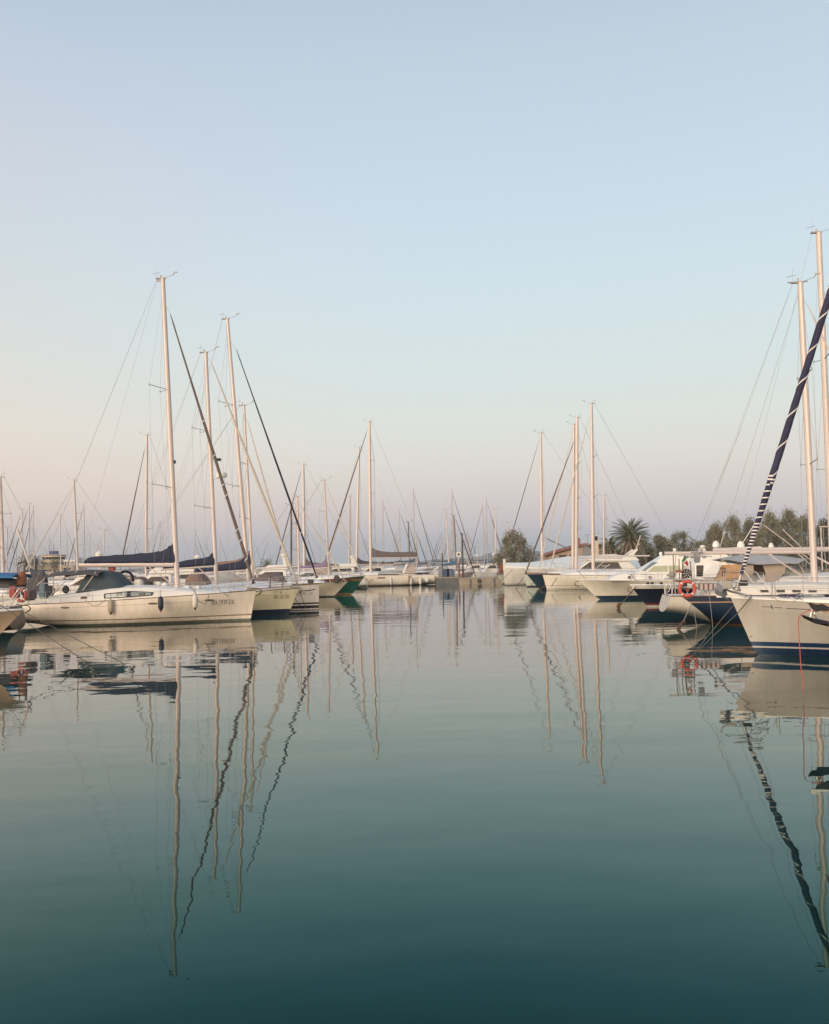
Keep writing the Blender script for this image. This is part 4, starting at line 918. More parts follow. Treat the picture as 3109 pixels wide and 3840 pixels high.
k = MB(); k.tube([q(2386, 2058, .4), q(2402, 2008, .4)], .05, 6); k.tube([q(2392, 2040, .4), q(2398, 2042, .4)], .09, 5); k.build('radio_mast', ALU, b.root)
b.arch([(q(u, 2085).x, 1.2, q(u, 2094).z, q(u, v).z) for u, v in ((2280, 2086), (2300, 2081), (2330, 2084), (2355, 2078), (2375, 2066))], mat('canvas_beige', (.38,.33,.28), .9), 'flybridge_cover')
MB().box(q(2270, 2122, 1.75), (.9, .05, .05), rz=0).build('window_bar', WHITE, b.root)
MB().tube([q(2242, 2147, 1.76), q(2288, 2116, 1.76)], .05, 5).build('stay_strut', ALU, b.root)
# ------------------------------------------------------------------ generic sailing yacht
def yacht(label, bow, stern, beam, fb, fs, hm, mast, cover=None, furl=FURLW, rake=.8, boomlen=.36, fbase=None, ftop=.93, trunk=True, rl=True, group=None, deck=COOLW, r0=.10, mm=None, sp=((.36, 1.1), (.67, .9)), sweep=.35,
          boomz=1.15, hood=None, wt=.72, so=(0, .3), boom=True, r1=None, backs=True, wire=.009, rail=BROWN, frad=.07, cprof=None):
    b = Boat('sailing_yacht', 'sailboat', label, bow, stern, group)
    b.hull(beam, fb, fs, rake=rake, m=hm, so=so, wt=wt, deck=deck, rail=rail)
    ut, vt, ub = mast; Lh = b.L / 2
    xb = b.pt(ub, 2120).x; xb = max(-Lh + 1, min(Lh - 1, xb)); hb, z = b.at(xb)
    mb_ = Vector((xb, 0, z + (.35 if trunk else 0))); mt = b.pt(ut, vt)
    if trunk: b.trunk([(xb - b.L * .33, .12), (xb - b.L * .28, .38), (xb, .42), (xb + b.L * .12, .34), (xb + b.L * .22, .06)], .64)
    be = Vector((xb - b.L * boomlen, 0, mb_.z + boomz)) if boom else None
    fp = None
    if furl is not None:
        tip = Vector((Lh - .35, 0, fb + .25)) if fbase is None else b.pt(*fbase)
        H = mt.z - mb_.z; top = Vector((lerp(mb_.x, mt.x, ftop) + .15, 0, mb_.z + H * ftop)); top = top.lerp(tip, .03); fp = (top, tip, frad, furl)
    bk = [Vector((-Lh + .3, .5, fs + .05)), Vector((-Lh + .3, -.5, fs + .05))] if backs else []
    b.rig(mb_, mt, r0, r1 or r0 * .8, sp, sweep, be, be.z + .1 if be else None, cover, cprof, fp, backs=bk, mm=mm, wire=wire)
    if rl: b.rails(n=6, h=.62, r=.014)
    if hood: b.arch([(xb - b.L * .36, 1.1, z + .3, z + .9), (xb - b.L * .33, 1.15, z + .3, z + 1.25), (xb - b.L * .28, 1.1, z + .3, z + 1.2), (xb - b.L * .25, 1.0, z + .3, z + .6)], hood, 'sprayhood')
    return b
hW = lambda nm, c=(.68,.63,.55), bands=((-1, .15, (.03,.04,.07)),): bandmat(nm, c, list(bands))
DEG = U
# centre white yacht
b = yacht('big white yacht with grey sail cover lying broadside in the centre', (1208, 117), (1634, 117), 4.4, 1.55, 1.32, hW('hull_white_centre', (.70,.64,.56), [(-1, .05, (.05,.04,.04)), (.05, .12, (.4,.35,.3)), (.12, .17, (.14,.08,.06))]),
          (1385, 1582, 1390), cover=mat('canvas_mushroom', (.12,.10,.105), .85), furl=FURLB, rake=.5, boomlen=.42, fbase=(1212, 2132), ftop=.965, r0=.19, r1=.15, sp=((.30, 1.2), (.52, 1.1), (.74, .9)), sweep=.6, wt=.86, wire=.014, boomz=1.9, frad=.10, cprof=[(-.01, 1.35), (.02, 1.3), (.12, .95), (.3, .75), (.6, .7), (.9, .75), (.97, .6)])
q = b.pt; trk = bvh([o for o in b.root.children if o.name.startswith('coachroof')][0]); R0C = b
b.stick(trk, [(1418, 2153), (1495, 2152), (1495, 2158), (1418, 2157.5)], GLASSD, 'window', 1.3, .02)
b.stick(b.tree, [(1415, 2164.5), (1445, 2164), (1445, 2170), (1415, 2170)], mat('portlight_brown', (.20,.11,.07), .4), 'hull_window', 2.1)
b.stick(b.tree, [(1556, 2167), (1574, 2166.5), (1574, 2168.5), (1556, 2169)], mat('portlight_brown', (.20,.11,.07)), 'hull_window', 2.1)
b.text(b.tree, '30', 1360, 2186, 1399, 2170, mat('lettering_tan', (.32,.22,.16), .6), 2.0, shear=.4)
for sg in (1, -1):
    pl = [(lambda p: (p.x, p.z))(q(u, v, 1.6)) for u, v in ((1508, 2150), (1522, 2115), (1530, 2115), (1517, 2150))]
    MB().prism(pl, sg * 1.35, sg * 1.6).build('arch_wing', WHITE, b.root, smooth=False)
b.arch([(q(u, 2150).x, 1.5, q(u, 2153).z, q(u, v).z) for u, v in ((1420, 2146), (1450, 2140), (1480, 2138), (1508, 2141))], GREYC, 'cockpit_cover')
b.arch([(q(u, 2150).x, 1.4, q(u, 2143).z, q(u, v).z) for u, v in ((1478, 2140), (1490, 2124), (1512, 2121), (1522, 2126))], GREYC, 'sprayhood')
b.arch([(q(u, 2150).x, 1.6, q(u, 2150).z, q(u, v).z) for u, v in ((1524, 2119), (1540, 2114), (1558, 2117))], TAN, 'bimini')
k = MB()
for u in (1525, 1537, 1550): k.box(q(u, 2155, 1.2), (.6, .5, .2), bevel=.05)
k.build('cockpit_seat', COOLW, b.root)
for u, v, m_, lab in ((1466, 2179, TIE, 'white fender on the big centre yacht, nearest its bow'), (1536, 2172, mat('fender_brown', (.28,.18,.12), .6), 'brown round fender near the stern of the big centre yacht'), (1541, 2178, TIE, 'white fender right beside the brown one on the big centre yacht'),
                      (1576, 2178, TIE, 'white fender between the brown fender and the stern of the centre yacht')):
    fender(wp(b, u, v, 2.28), .2 if 'brown' in lab else .13, .95, m_, m_, lab, wp(b, u, v - 16, 2.2))
p = wp(b, 1602, 2176, 2.3); fe = empty('fender', p); tag(fe, 'white ball fender at the stern corner of the centre yacht', 'fender')
MB().lathe((0, 0, 0), [(.02, -.26), (.18, -.2), (.27, 0), (.18, .2), (.05, .3), (.03, .36)], n=16).build('fender_body', TIE, fe)
# green and cream hulls left of it
GREENM = bandmat('hull_green', (.012,.085,.060), [(-1, .03, (.02,.05,.04)), (.03, .14, (.35,.20,.08)), (1.32, 1.52, (.20,.05,.03))])
b = yacht('green-hulled classic sailing boat with a lavender sail cover', (1368, 84), (960, 87), 3.6, 1.72, 1.2, GREENM, (1216, 1802, 1233), cover=LAV, furl=FURLW, rake=1.25, boomlen=.3, ftop=.97, sweep=.3, boomz=.7)
b.text(b.tree, 'HEWSER', 1322, 2180, 1350, 2172, mat('lettering_yellow', (.28,.34,.05), .6), .4, shear=.2); RG = b
b = yacht('cream-hulled sailing boat with a long raked bow beside the green hull', (1306, 79.5), (860, 80), 3.6, 1.35, 1.1, hW('hull_cream_raked', (.66,.57,.42), [(-1, .1, (.05,.06,.05)), (.16, .24, (.5,.5,.5))]), (1115, 1863, 1121), furl=FURLW, rake=1.35, cover=None, hood=None)
MB().box(b.pt(1263, 2172, .5), (.5, .4, .7), bevel=.1).build('outboard_cowl', DGREY, b.root)
for u in (1215, 1240): MB().tube([b.pt(u, 2185, 1.3), b.pt(u - 8, 2160, 1.3)], .03, 5).build('awning_pole', ALU, b.root)
# left row further back
hw1 = hW('hull_white_one'); hw2 = hW('hull_white_two', (.62,.60,.55), [(-1, .18, (.02,.02,.03)), (.3, .36, (.03,.05,.12))]); hw3 = hW('hull_white_three', (.60,.53,.42), [(-1, .12, (.10,.02,.02))]); hnv = hW('hull_navy_plain', (.015,.02,.05), [(-1, .12, (.1,.02,.02)), (.9, 1.0, (.5,.48,.45))])
yacht('yacht with slim mast just right of the third tall mast and a brown canvas hood', (1085, 62), (420, 62), 3.8, 1.45, 1.15, hw1, (915, 1521, 947), cover=BROWNC, furl=FURLW, fbase=(1078, 2120), hood=BROWNC, ftop=.93, sweep=.5)
b = Boat('sailing_yacht', 'sailboat', 'low yacht under brown tarpaulins between the first two bows on the left', (1165, 66), (600, 66))
b.hull(3.8, 1.5, 1.3, rake=.7, m=hw3)
b.arch([(b.pt(u, 2150).x, 1.5, b.pt(u, 2185).z, b.pt(u, v).z) for u, v in ((945, 2178), (960, 2155), (1000, 2152), (1040, 2148), (1060, 2160), (1066, 2178))], BROWNC, 'boat_cover')
b.arch([(b.pt(u, 2150).x, 1.5, b.pt(u, 2185).z, b.pt(u, v).z) for u, v in ((870, 2175), (885, 2158), (925, 2156), (945, 2165))], TAN, 'boat_cover'); b.rails(n=6)
yacht('yacht with a tall spreadered mast left of the cream yacht main mast', (300, 92), (760, 92), 3.8, 1.45, 1.15, hw2, (551, 1632, 547), cover=NAVY, furl=FURLB, fbase=(455, 2110), ftop=.93, sweep=.3, r0=.13)
yacht('yacht with a bare mast above the control tower side of the left row', (60, 105), (560, 105), 3.7, 1.4, 1.1, hw1, (277, 1801, 293), cover=None, furl=FURLW, ftop=.95, r0=.13)
yacht('small yacht with a thin mast near the left control tower', (120, 140), (330, 140), 3.2, 1.2, 1.0, hw1, (225, 1932, 229), furl=None, r0=.08)
yacht('yacht whose mast stands at the very left edge of the photo', (-160, 70), (260, 70), 3.6, 1.4, 1.1, hw2, (1, 1790, 13), cover=None, furl=None, r0=.13)
yacht('small yacht with a short grey mast beside the left edge mast', (-60, 120), (160, 120), 3.2, 1.2, 1.0, hw2, (28, 1978, 22), furl=None, r0=.08)
yacht('yacht with a thin mast in front of the navy boom cover', (300, 110), (560, 110), 3.3, 1.3, 1.0, hw1, (392, 1990, 383), furl=FURLW, r0=.07)
yacht('yacht with two masthead aerials behind the third bow on the left', (1010, 108), (1380, 108), 3.7, 1.4, 1.1, hw2, (1137, 1742, 1141), cover=mat('canvas_mushroom', (.17,.14,.145)), furl=FURLB, fbase=(1030, 2135), ftop=.97, r0=.17)
yacht('yacht with an all dark mast left of the lavender sail cover', (1010, 118), (1280, 118), 3.4, 1.3, 1.1, hnv, (1092, 1897, 1091), furl=None, mm=SPARD, r0=.12)
yacht('yacht with right-leaning mast beside the tallest centre mast', (1200, 128), (1600, 128), 3.8, 1.5, 1.2, hw3, (1347, 1678, 1335), cover=DGREY, furl=FURLW, ftop=.95, r0=.16, fbase=(1225, 2120))
yacht('yacht with plain grey mast left of the leaning centre mast', (1180, 140), (1480, 140), 3.6, 1.4, 1.1, hw1, (1311, 1861, 1309), furl=FURLW, r0=.15, mm=ALUD)
yacht('yacht with a dark slim mast just behind the centre yacht stern', (1620, 150), (1440, 150), 3.4, 1.3, 1.1, hnv, (1531, 1958, 1538), furl=FURLN, fbase=(1575, 2120), mm=SPARD, r0=.11)
yacht('yacht with grey mast and dark stay right of the centre yacht stern', (1700, 165), (1500, 165), 3.4, 1.3, 1.1, hw1, (1560, 1992, 1563), furl=FURLN, mm=ALUD, r0=.11, fbase=(1606, 2128))
yacht('yacht with a blue sail cover and brown mast moored behind the pier', (1775, 128), (1635, 128), 3.3, 1.3, 1.1, hw2, (1702, 1932, 1712), cover=BLUEC, furl=FURLN, mm=mat('mast_brown', (.22,.16,.14), .5), r0=.13, fbase=(1782, 2155), boomz=.9, boomlen=.42, ftop=.96)
yacht('yacht with a leaning white mast behind the pier', (1780, 135), (1600, 135), 3.3, 1.3, 1.1, hw1, (1672, 1912, 1685), furl=FURLW, r0=.12, boom=False)
yacht('yacht with a tall white mast standing left of the round bushy tree', (1940, 140), (1790, 140), 3.3, 1.3, 1.1, hw1, (1858, 1910, 1861), furl=None, r0=.13, boom=False)
yacht('yacht with a pale mast partly behind the bushy tree', (1990, 150), (1850, 150), 3.3, 1.3, 1.1, hw2, (1905, 1960, 1905), furl=None, r0=.12, boom=False)
e = empty('mooring_pile', U(1737, 118)); tag(e, 'straight black pole rising from the pier', 'pole'); MB().tube([(0, 0, -1), (0, 0, 6.6)], .12, 10).build('shaft', SPARD, e); MB().lathe((0, 0, 6.6), [(.14, 0), (.15, .1), (.02, .2)], n=10).build('pole_cap', SPARD, e)
e = empty('mooring_pile', U(1661, 119)); tag(e, 'short dark pole at the left end of the pier', 'pole'); MB().tube([(0, 0, -1), (0, 0, 4.0)], .08, 8).build('shaft', SPARD, e); MB().lathe((0, 0, 4.0), [(.1, 0), (.1, .08), (.02, .15)], n=8).build('pole_cap', SPARD, e)
# right row
b = yacht('pale green-white yacht bow between the tarpaulin yacht and the dark blue bow', (1960, 96), (2320, 96), 3.6, 1.35, 1.1, hW('hull_pale_green', (.52,.55,.48), [(-1, .12, (.03,.03,.04))]), (2151, 1592, 2147), furl=FURLW, r0=.17, sp=((.25, 1.1), (.48, 1.0), (.72, .9)), fbase=(2020, 2140), rake=.5)
b = yacht('dark blue-green raked bow with a dark rolled headsail', (1973, 88.5), (2460, 88), 3.6, 1.62, 1.2, bandmat('hull_blue_black', (.012,.030,.055), [(-1, .1, (.03,.02,.02)), (1.45, 1.6, (.3,.2,.15))]), (2164, 1567, 2160), furl=FURLB, fbase=(1974, 2142), ftop=.87, rake=1.25, r0=.16, sp=((.27, 1.1), (.47, 1.0), (.70, .9)), frad=.08)
b = yacht('white plumb-bowed yacht with double waterline stripe and a long bare boom on the right', (2037, 84), (2600, 83), 3.9, 1.45, 1.2, hW('hull_white_double', (.68,.63,.54), [(-1, .03, (.1,.09,.07)), (.10, .15, (.3,.27,.2)), (.36, .42, (.25,.22,.18))]), (2217, 1514, 2224), furl=FURLW, fbase=(2062, 2135), ftop=.93, rake=.35, r0=.16, r1=.13, sp=((.22, 1.2), (.44, 1.1), (.68, .9)), boomlen=.38, boomz=1.35)
R4 = b
mooring([wp(b, 2090, 2163, .3), wp(b, 2022, 2212, -.5)], 'brown mooring line from the plumb white bow back to the dark blue stem', WEED, .05)
mooring([wp(R4, 2090, 2165, 1.8), wp(R4, 2068, 2200, 1.9)], 'short brown rope hanging down the side of the plumb white bow', WEED, .03)
b = Boat('sailing_yacht', 'sailboat', 'large grey-white yacht covered by a long white tarpaulin', (1889, 104), (2400, 104))
b.hull(4.4, 2.15, 1.6, rake=.12, m=hW('hull_grey_white', (.55,.52,.48), [(-1, .06, (.04,.04,.04)), (.06, .12, (.5,.48,.42)), (.12, .17, (.1,.09,.09))]), so=(0, .4), rail=WHITE, railr=.06)
rows = []
for u, vt_, vs in ((1890, 2110, 2128), (1930, 2110, 2130), (1980, 2109, 2132), (2040, 2102, 2132), (2090, 2092, 2130), (2130, 2086, 2128), (2200, 2084, 2128), (2300, 2092, 2130), (2390, 2100, 2134)):
    c = b.pt(u, vt_); hb, z = b.at(c.x); zs_ = max(z + .05, b.pt(u, vs, hb).z) ; rows.append([Vector((c.x, yy, zz)) for yy, zz in ((-hb * 1.02 - .03, zs_ - .15), (-hb * 1.0 - .03, zs_ + .1), (-hb * .5, lerp(zs_, c.z, .62)), (0, c.z), (hb * .5, lerp(zs_, c.z, .62)), (hb * 1.0 + .03, zs_ + .1), (hb * 1.02 + .03, zs_ - .15))])
MB().grid(rows).build('tarpaulin', TARP, b.root, solid=.03)
MB().box(b.pt(1889, 2118) + Vector((-.08, 0, 0)), (.28, .3, 1.35), bevel=.03).build('stem_post', WHITE, b.root)
b.edge = b.edge
b.rig(b.pt(2033, 2112), b.pt(2027, 1624), .17, .13, ((.3, 1.1), (.62, .9)), .2, None, None, None, None, (b.pt(2019, 1660), b.pt(1893, 2095), .05, FURLB), backs=[b.pt(2380, 2130, .5)], wire=.014)
MB().tube([b.pt(2044, 2017), b.pt(2132, 2058)], .07, 6).build('spare_spar', mat('spar_blue_grey', (.14,.17,.19), .5), b.root)
R1 = b
b = Boat('motor_cruiser', 'motor boat', 'small pale green boat with red-brown gear tucked left of the tarpaulin yacht', (1862, 110), (2020, 111))
b.hull(2.6, 1.2, 1.0, rake=.9, m=hW('hull_pale_green_small', (.48,.52,.46)), flare=.4); b.trunk([(-1.5, .5), (0, .5), (.6, .1)], .6)
MB().box(b.pt(1880, 2131, .2), (.55, .5, 1.2), bevel=.08).build('stern_locker', mat('gear_rust', (.22,.08,.05), .8), b.root)
for i, (u, v) in enumerate(((1868, 2148), (1872, 2140))): MB().box(b.pt(u, v, .4), (.3, .3, .3), bevel=.06).build('gear_bag', mat('gear_tan', (.3,.2,.1), .8), b.root)
yacht('yacht with a thin pale mast in front of the small palm', (2180, 112), (2420, 111), 3.4, 1.3, 1.1, hw1, (2266, 1858, 2263), furl=None, r0=.12, boom=False)
def mooring_px(u0, v0, u1, v1, Y, label, m=ROPE, r=.03): return mooring([P(u0, v0, Y), P(u1, v1, Y)], label, m, r)
mooring_px(1965, 2162, 1932, 2212, 90, 'long thin mooring line left of the dark blue bow')
mooring_px(1868, 2152, 1838, 2190, 108, 'thin line from the small pale green boat down across the pier', ROPE, .025)
mooring_px(1922, 2136, 1870, 2186, 98, 'thin dark line crossing in front of the tarpaulin yacht bow', ROPE, .025)
mooring_px(2005, 2180, 1978, 2208, 86, 'short line ending at a float beside the pale green-white bow', ROPE, .03)
mooring_px(2178, 2232, 2168, 2242, 66, 'short dark line standing out of the water left of the flared bow', ROPE, .03)
# ------------------------------------------------------------------ motor boats behind the left row
def mc(label, u0, u1, Y, hcol, style=0, fl=1, win=GLASSD, group=None, hf=1.0):
    """white motor cruiser, bow at u0, stern at u1"""
    b = Boat('motor_cruiser', 'motor boat', label, (u0, Y), (u1, Y + .8), group); L = b.L
    b.hull(min(4.4, L * .34), 1.25 + L * .03, 1.1 + L * .01, rake=L * .11, m=hcol, so=(0, .1), wt=.88, zs=-.1, flare=.7, deck=COOLW, rail=WHITE, railr=.04)
    z = b.at(0)[1]; W2 = b.B / 2 * .74; h = (1.25 if style != 2 else 1.0) * hf
    prof = [(-L * .30, z - .05), (-L * .30, z + h * .95), (-L * .24, z + h), (L * .02, z + h), (L * .14, z + h * .55), (L * .27, z + .25), (L * .32, z - .05)]
    o = MB().prism(prof, -W2, W2, .22).build('cabin', WHITE, b.root, smooth=False); bv = o.modifiers.new('bevel', 'BEVEL'); bv.width = .08; bv.segments = 2; tr_ = bvh(o)
    b.stickl(tr_, [(-L * .26, z + h * .48), (-L * .25, z + h * .84), (-L * .01, z + h * .84), (L * .11, z + h * .50)], win, 'window', .02)
    if style == 0:
        o = MB().prism([(-L * .34, z + h + .01), (-L * .34, z + h + .45), (-L * .06, z + h + .5), (L * .03, z + h + .14), (L * .03, z + h + .01)], -W2 * .88, W2 * .88, .1).build('flybridge', WHITE, b.root, smooth=False); o.modifiers.new('bevel', 'BEVEL').width = .06
        for sg in (1, -1): MB().prism([(-L * .36, z + h + .4), (-L * .29, z + h + 1.2), (-L * .25, z + h + 1.2), (-L * .26, z + h + .4)], sg * W2 * .62, sg * W2 * .82).build('arch_wing', WHITE, b.root, smooth=False)
        MB().box((-L * .27, 0, z + h + 1.2), (L * .05, W2 * 1.65, .14), bevel=.03).build('radar_arch', WHITE, b.root)
        k = MB().lathe((-L * .27, .3, z + h + 1.3), [(.02, 0), (.3, .03), (.33, .15), (.2, .3), (.02, .34)], n=14); k.build('radar_dome', WHITE, b.root)
    if style == 1:
        MB().prism([(-L * .32, z + h), (-L * .30, z + h + .12), (L * .05, z + h + .12), (L * .1, z + h)], -W2 * .95, W2 * .95).build('hardtop', WHITE, b.root, smooth=False)
        MB().tube([(-L * .2, 0, z + h + .1), (-L * .2, 0, z + h + 1.3)], .05, 6).build('signal_mast', ALU, b.root)
        MB().lathe((-L * .2, 0, z + h + 1.3), [(.02, 0), (.22, .03), (.26, .2), (.12, .36), (.02, .4)], n=14).build('satellite_dome', WHITE, b.root)
    if style == 2:
        b.arch([(-L * .44, W2 * 1.1, z + .2, z + h + .3), (-L * .4, W2 * 1.1, z + .2, z + h + .7), (-L * .2, W2 * 1.1, z + .2, z + h + .75), (-L * .14, W2, z + .2, z + h + .2)], fl if not isinstance(fl, int) else NAVY, 'cockpit_canopy')
    b.rails(n=6, x0=0, h=.65, r=.018, pushpit=False)
    return b
hws = [hW('hull_motor_a', (.68,.65,.60)), hW('hull_motor_b', (.66,.60,.50), [(-1, .2, (.02,.03,.08)), (.5, .56, (.05,.07,.15))]), hW('hull_motor_c', (.60,.60,.60), [(-1, .15, (.1,.02,.02))])]
mc('white motor cruiser with dark windows behind the grey sprayhood', 150, 470, 60, hws[0], 1)
mc('white flybridge cruiser right of the grey sprayhood under the navy boom cover', 440, 700, 66, hws[1], 0)
mc('white cruiser with grey canopy behind the cream yacht bow', 640, 900, 72, hws[2], 2, GREYC, GLASSG)
mc('white flybridge cruiser with radar dome just right of the main mast', 560, 800, 84, hws[0], 0)
mc('white cruiser showing between the second and third masts', 780, 1010, 76, hws[1], 1, 1, GLASSG)
mc('flybridge cruiser behind the brown tarpaulins', 860, 1130, 86, hws[0], 0)
mc('white cruiser with a tan canopy behind the third bow', 1030, 1260, 92, hws[2], 2, TAN)
mc('white flybridge cruiser left of the centre yacht mast', 1130, 1380, 125, hws[0], 0)
mc('white cruiser with black windows tucked behind the centre yacht mast', 1300, 1470, 124, hws[1], 1)
mc('small white cruiser with grey canopy behind the lavender cover', 1235, 1360, 126, hws[0], 2, GREYC)
mc('white cruiser behind the blue bimini at the left edge', -40, 190, 62, hws[0], 2, DGREY)
mc('white hardtop cruiser right of the tarpaulin yacht in front of the reddish roof', 2080, 2290, 108, hws[0], 1)
mc('small cruiser behind the pier left of the blue sail cover', 1600, 1690, 150, hws[1], 2, GREYC)
mc('small white cruiser behind the pier beside the black pole', 1725, 1820, 145, hws[0], 1)
mc('low white cruiser behind the pier left of the bushy tree', 1790, 1880, 135, hws[2], 1)
mc('white flybridge cruiser in front of the tamarisk bushes', 2480, 2680, 98, hws[0], 0)

# things on the pier
def crate(u, Y, z, s_, m_, label, name='crate', cat='crate'):
    p = U(u, Y); e = empty(name, (p.x, p.y, z)); tag(e, label, cat)
    MB().box((0, 0, s_[2] / 2), s_, bevel=.04).build('bin_body', m_, e); MB().box((0, 0, s_[2] + .03), (s_[0] * 1.05, s_[1] * 1.05, .08), bevel=.02).build('lid', m_, e)
blu = mat('bin_blue', (.04,.07,.14), .6)
crate(1674, 116.5, .95, (.8, .8, 1.0), blu, 'left one of two blue bins on the dark end of the pier', 'waste_bin', 'bin')
crate(1688, 116.5, .95, (.8, .8, 1.0), mat('bin_blue_pale', (.08,.12,.20), .6), 'right one of two blue bins on the dark end of the pier', 'waste_bin', 'bin')
crate(1653, 116.5, .95, (.5, .5, 1.3), mat('cabinet_grey', (.22,.23,.25), .6), 'tall pale grey cabinet left of the blue bins', 'power_cabinet', 'cabinet')
crate(1700, 117, .95, (.5, .5, 1.2), mat('cabinet_white', (.55,.55,.53), .6), 'white cabinet right of the blue bins', 'power_cabinet', 'cabinet')
e = empty('sign_post', U(1722, 115.5, .8)); tag(e, 'round white sign with blue centre on a brown post on the pier', 'sign')
MB().tube([(0, 0, 0), (0, 0, 2.0)], .13, 8).build('post', mat('post_rust', (.18,.09,.07), .7), e); MB().tube([(0, 0, 2.0), (0, 0, 2.9)], .03, 6).build('pole', ALU, e)
MB().box((0, -.05, 3.1), (.6, .04, .6), bevel=.01).build('panel', TIE, e); MB().lathe((0, -.075, 3.1), [(.001, .01), (.16, .01), (.16, -.01), (.001, -.01)], (0, 1, 0), 16).build('symbol', blu, e)
e = empty('water_hydrant', U(1738, 116, .8)); tag(e, 'small red hydrant beside the black pole on the pier', 'hydrant'); MB().lathe((0, 0, 0), [(.10, 0), (.10, .5), (.15, .55), (.13, .75), (.04, .85)], n=12).build('hydrant_body', mat('hydrant_red', (.25,.05,.04), .6), e); MB().tube([(-.2, 0, .45), (.2, 0, .45)], .05, 8).build('outlet', RED, e)

# ------------------------------------------------------------------ trees
LEAFS = {}
def leafmat(name, c):
    if name in LEAFS: return LEAFS[name]
    m = mat(name, c, .75, var=.45, scale=1.1); LEAFS[name] = m; return m
BARK = mat('bark', (.10,.075,.05), .95, var=.3)
def bush(label, u, Y, vtop, w_px, zb=1.0, n=4200, m=None, seed=1, leaf=.2, clumps=34, trunk=.22, ztr=.22, name='tamarisk_tree', upright=0.0, group=None):
    r = random.Random(seed); base = U(u, Y, zb); top = P(u, vtop, Y).z; H = top - zb; W2 = w_px / 2 * Y / F
    e = empty(name, base); tag(e, label, 'tree', group)
    k = MB(); k.tube([(0, 0, -.2), (.1, 0, H * .25), (-.05, .1, H * .5)], [trunk, trunk * .75, trunk * .45], 8)
    cl = []
    for i in range(clumps):
        a = r.random() * 6.283; t = r.random(); zz = lerp(ztr, .96, t); rad = math.sin(math.pi * (.18 + .80 * t) ** .85) ** .6 * r.random() ** .45
        c = Vector((math.cos(a) * W2 * rad * .95, math.sin(a) * min(W2, H) * rad * .95, H * zz * (1 - .18 * rad * rad)))
        cl.append((c, lerp(.12, .34, r.random() ** 1.5) * min(H, W2 * 1.6) * .60))
        if i < 12: k.tube([(0, 0, H * .2), c * .55 + Vector((0, 0, H * .08)), c], [trunk * .5, trunk * .3, .02], 5)
    k.build('trunk', BARK, e)
    k = MB(); bm = k.bm
    for i in range(n):
        c, cr = cl[r.randrange(len(cl))]
        d = Vector((r.gauss(0, 1), r.gauss(0, 1), r.gauss(0, 1))).normalized() * cr * (r.random() ** .4) * (1.0 if r.random() < .8 else 1.5)
        d.z *= 1 + upright
        p = c + d; p.z = max(p.z, .15)
        ax = Vector((r.gauss(0, .6), r.gauss(0, .6), r.gauss(0, .5) + upright * 1.6 + .25)).normalized(); sd_ = ax.cross(Vector((r.random() - .5, r.random() - .5, r.random() - .5))).normalized()
        l = leaf * (.6 + r.random() * .9); wv = l * (.34 - .1 * upright)
        bm.faces.new([bm.verts.new(p - sd_ * wv), bm.verts.new(p + ax * l * .6 - sd_ * wv * .5), bm.verts.new(p + ax * l + sd_ * .1 * wv), bm.verts.new(p + ax * l * .45 + sd_ * wv)])
    me = bpy.data.meshes.new('crown'); bm.to_mesh(me); bm.free(); me.materials.append(m or leafmat('foliage_olive', (.060,.066,.040))); o = bpy.data.objects.new('crown', me); COL.objects.link(o); o.parent = e
    return e
TM = leafmat('foliage_tamarisk', (.20,.195,.13)); DG = leafmat('foliage_dark', (.10,.10,.07)); OL = leafmat('foliage_grey_olive', (.19,.185,.125))
bush('round bushy tree standing alone at the end of the pier', 1930, 121, 2000, 160, n=15000, m=OL, seed=4, leaf=.17, clumps=90, ztr=.10, upright=.4)
for i, (u, vt, wd, Y, mm, lab) in enumerate(((2412, 2030, 120, 124, OL, 'bushy tree directly right of the big palm'), (2478, 2010, 110, 128, OL, 'rounded bush second to the right of the big palm'), (2556, 1996, 130, 122, OL, 'wide rounded bush above the pale green cabin windows'),
        (2630, 2034, 80, 130, OL, 'low bush in the gap left of the tall tamarisks'), (2690, 1978, 110, 120, TM, 'leftmost of the tall feathery tamarisks'), (2748, 1945, 110, 118, TM, 'tall feathery tamarisk behind the satellite domes'), (2820, 1958, 110, 121, TM, 'feathery tamarisk crossed by the taped furled jib'),
        (2890, 1930, 120, 117, TM, 'feathery tamarisk right of the taped furled jib'), (2960, 1922, 120, 119, TM, 'highest feathery tamarisk left of the bare aluminium mast'), (3030, 1930, 110, 123, TM, 'feathery tamarisk directly behind the bare aluminium mast'), (3100, 1950, 110, 108, DG, 'dark tree cut by the right edge of the photo'),
        (2350, 2050, 90, 130, DG, 'dark bush at the foot of the big palm'))):
    bush(lab, u, Y, vt, wd * 1.12, n=13000 if mm is TM else 10000, m=mm, seed=20 + i, leaf=.19, clumps=85, ztr=.04, upright=.8 if mm is TM else .15, name='tamarisk_tree' if mm is TM else 'bushy_tree')
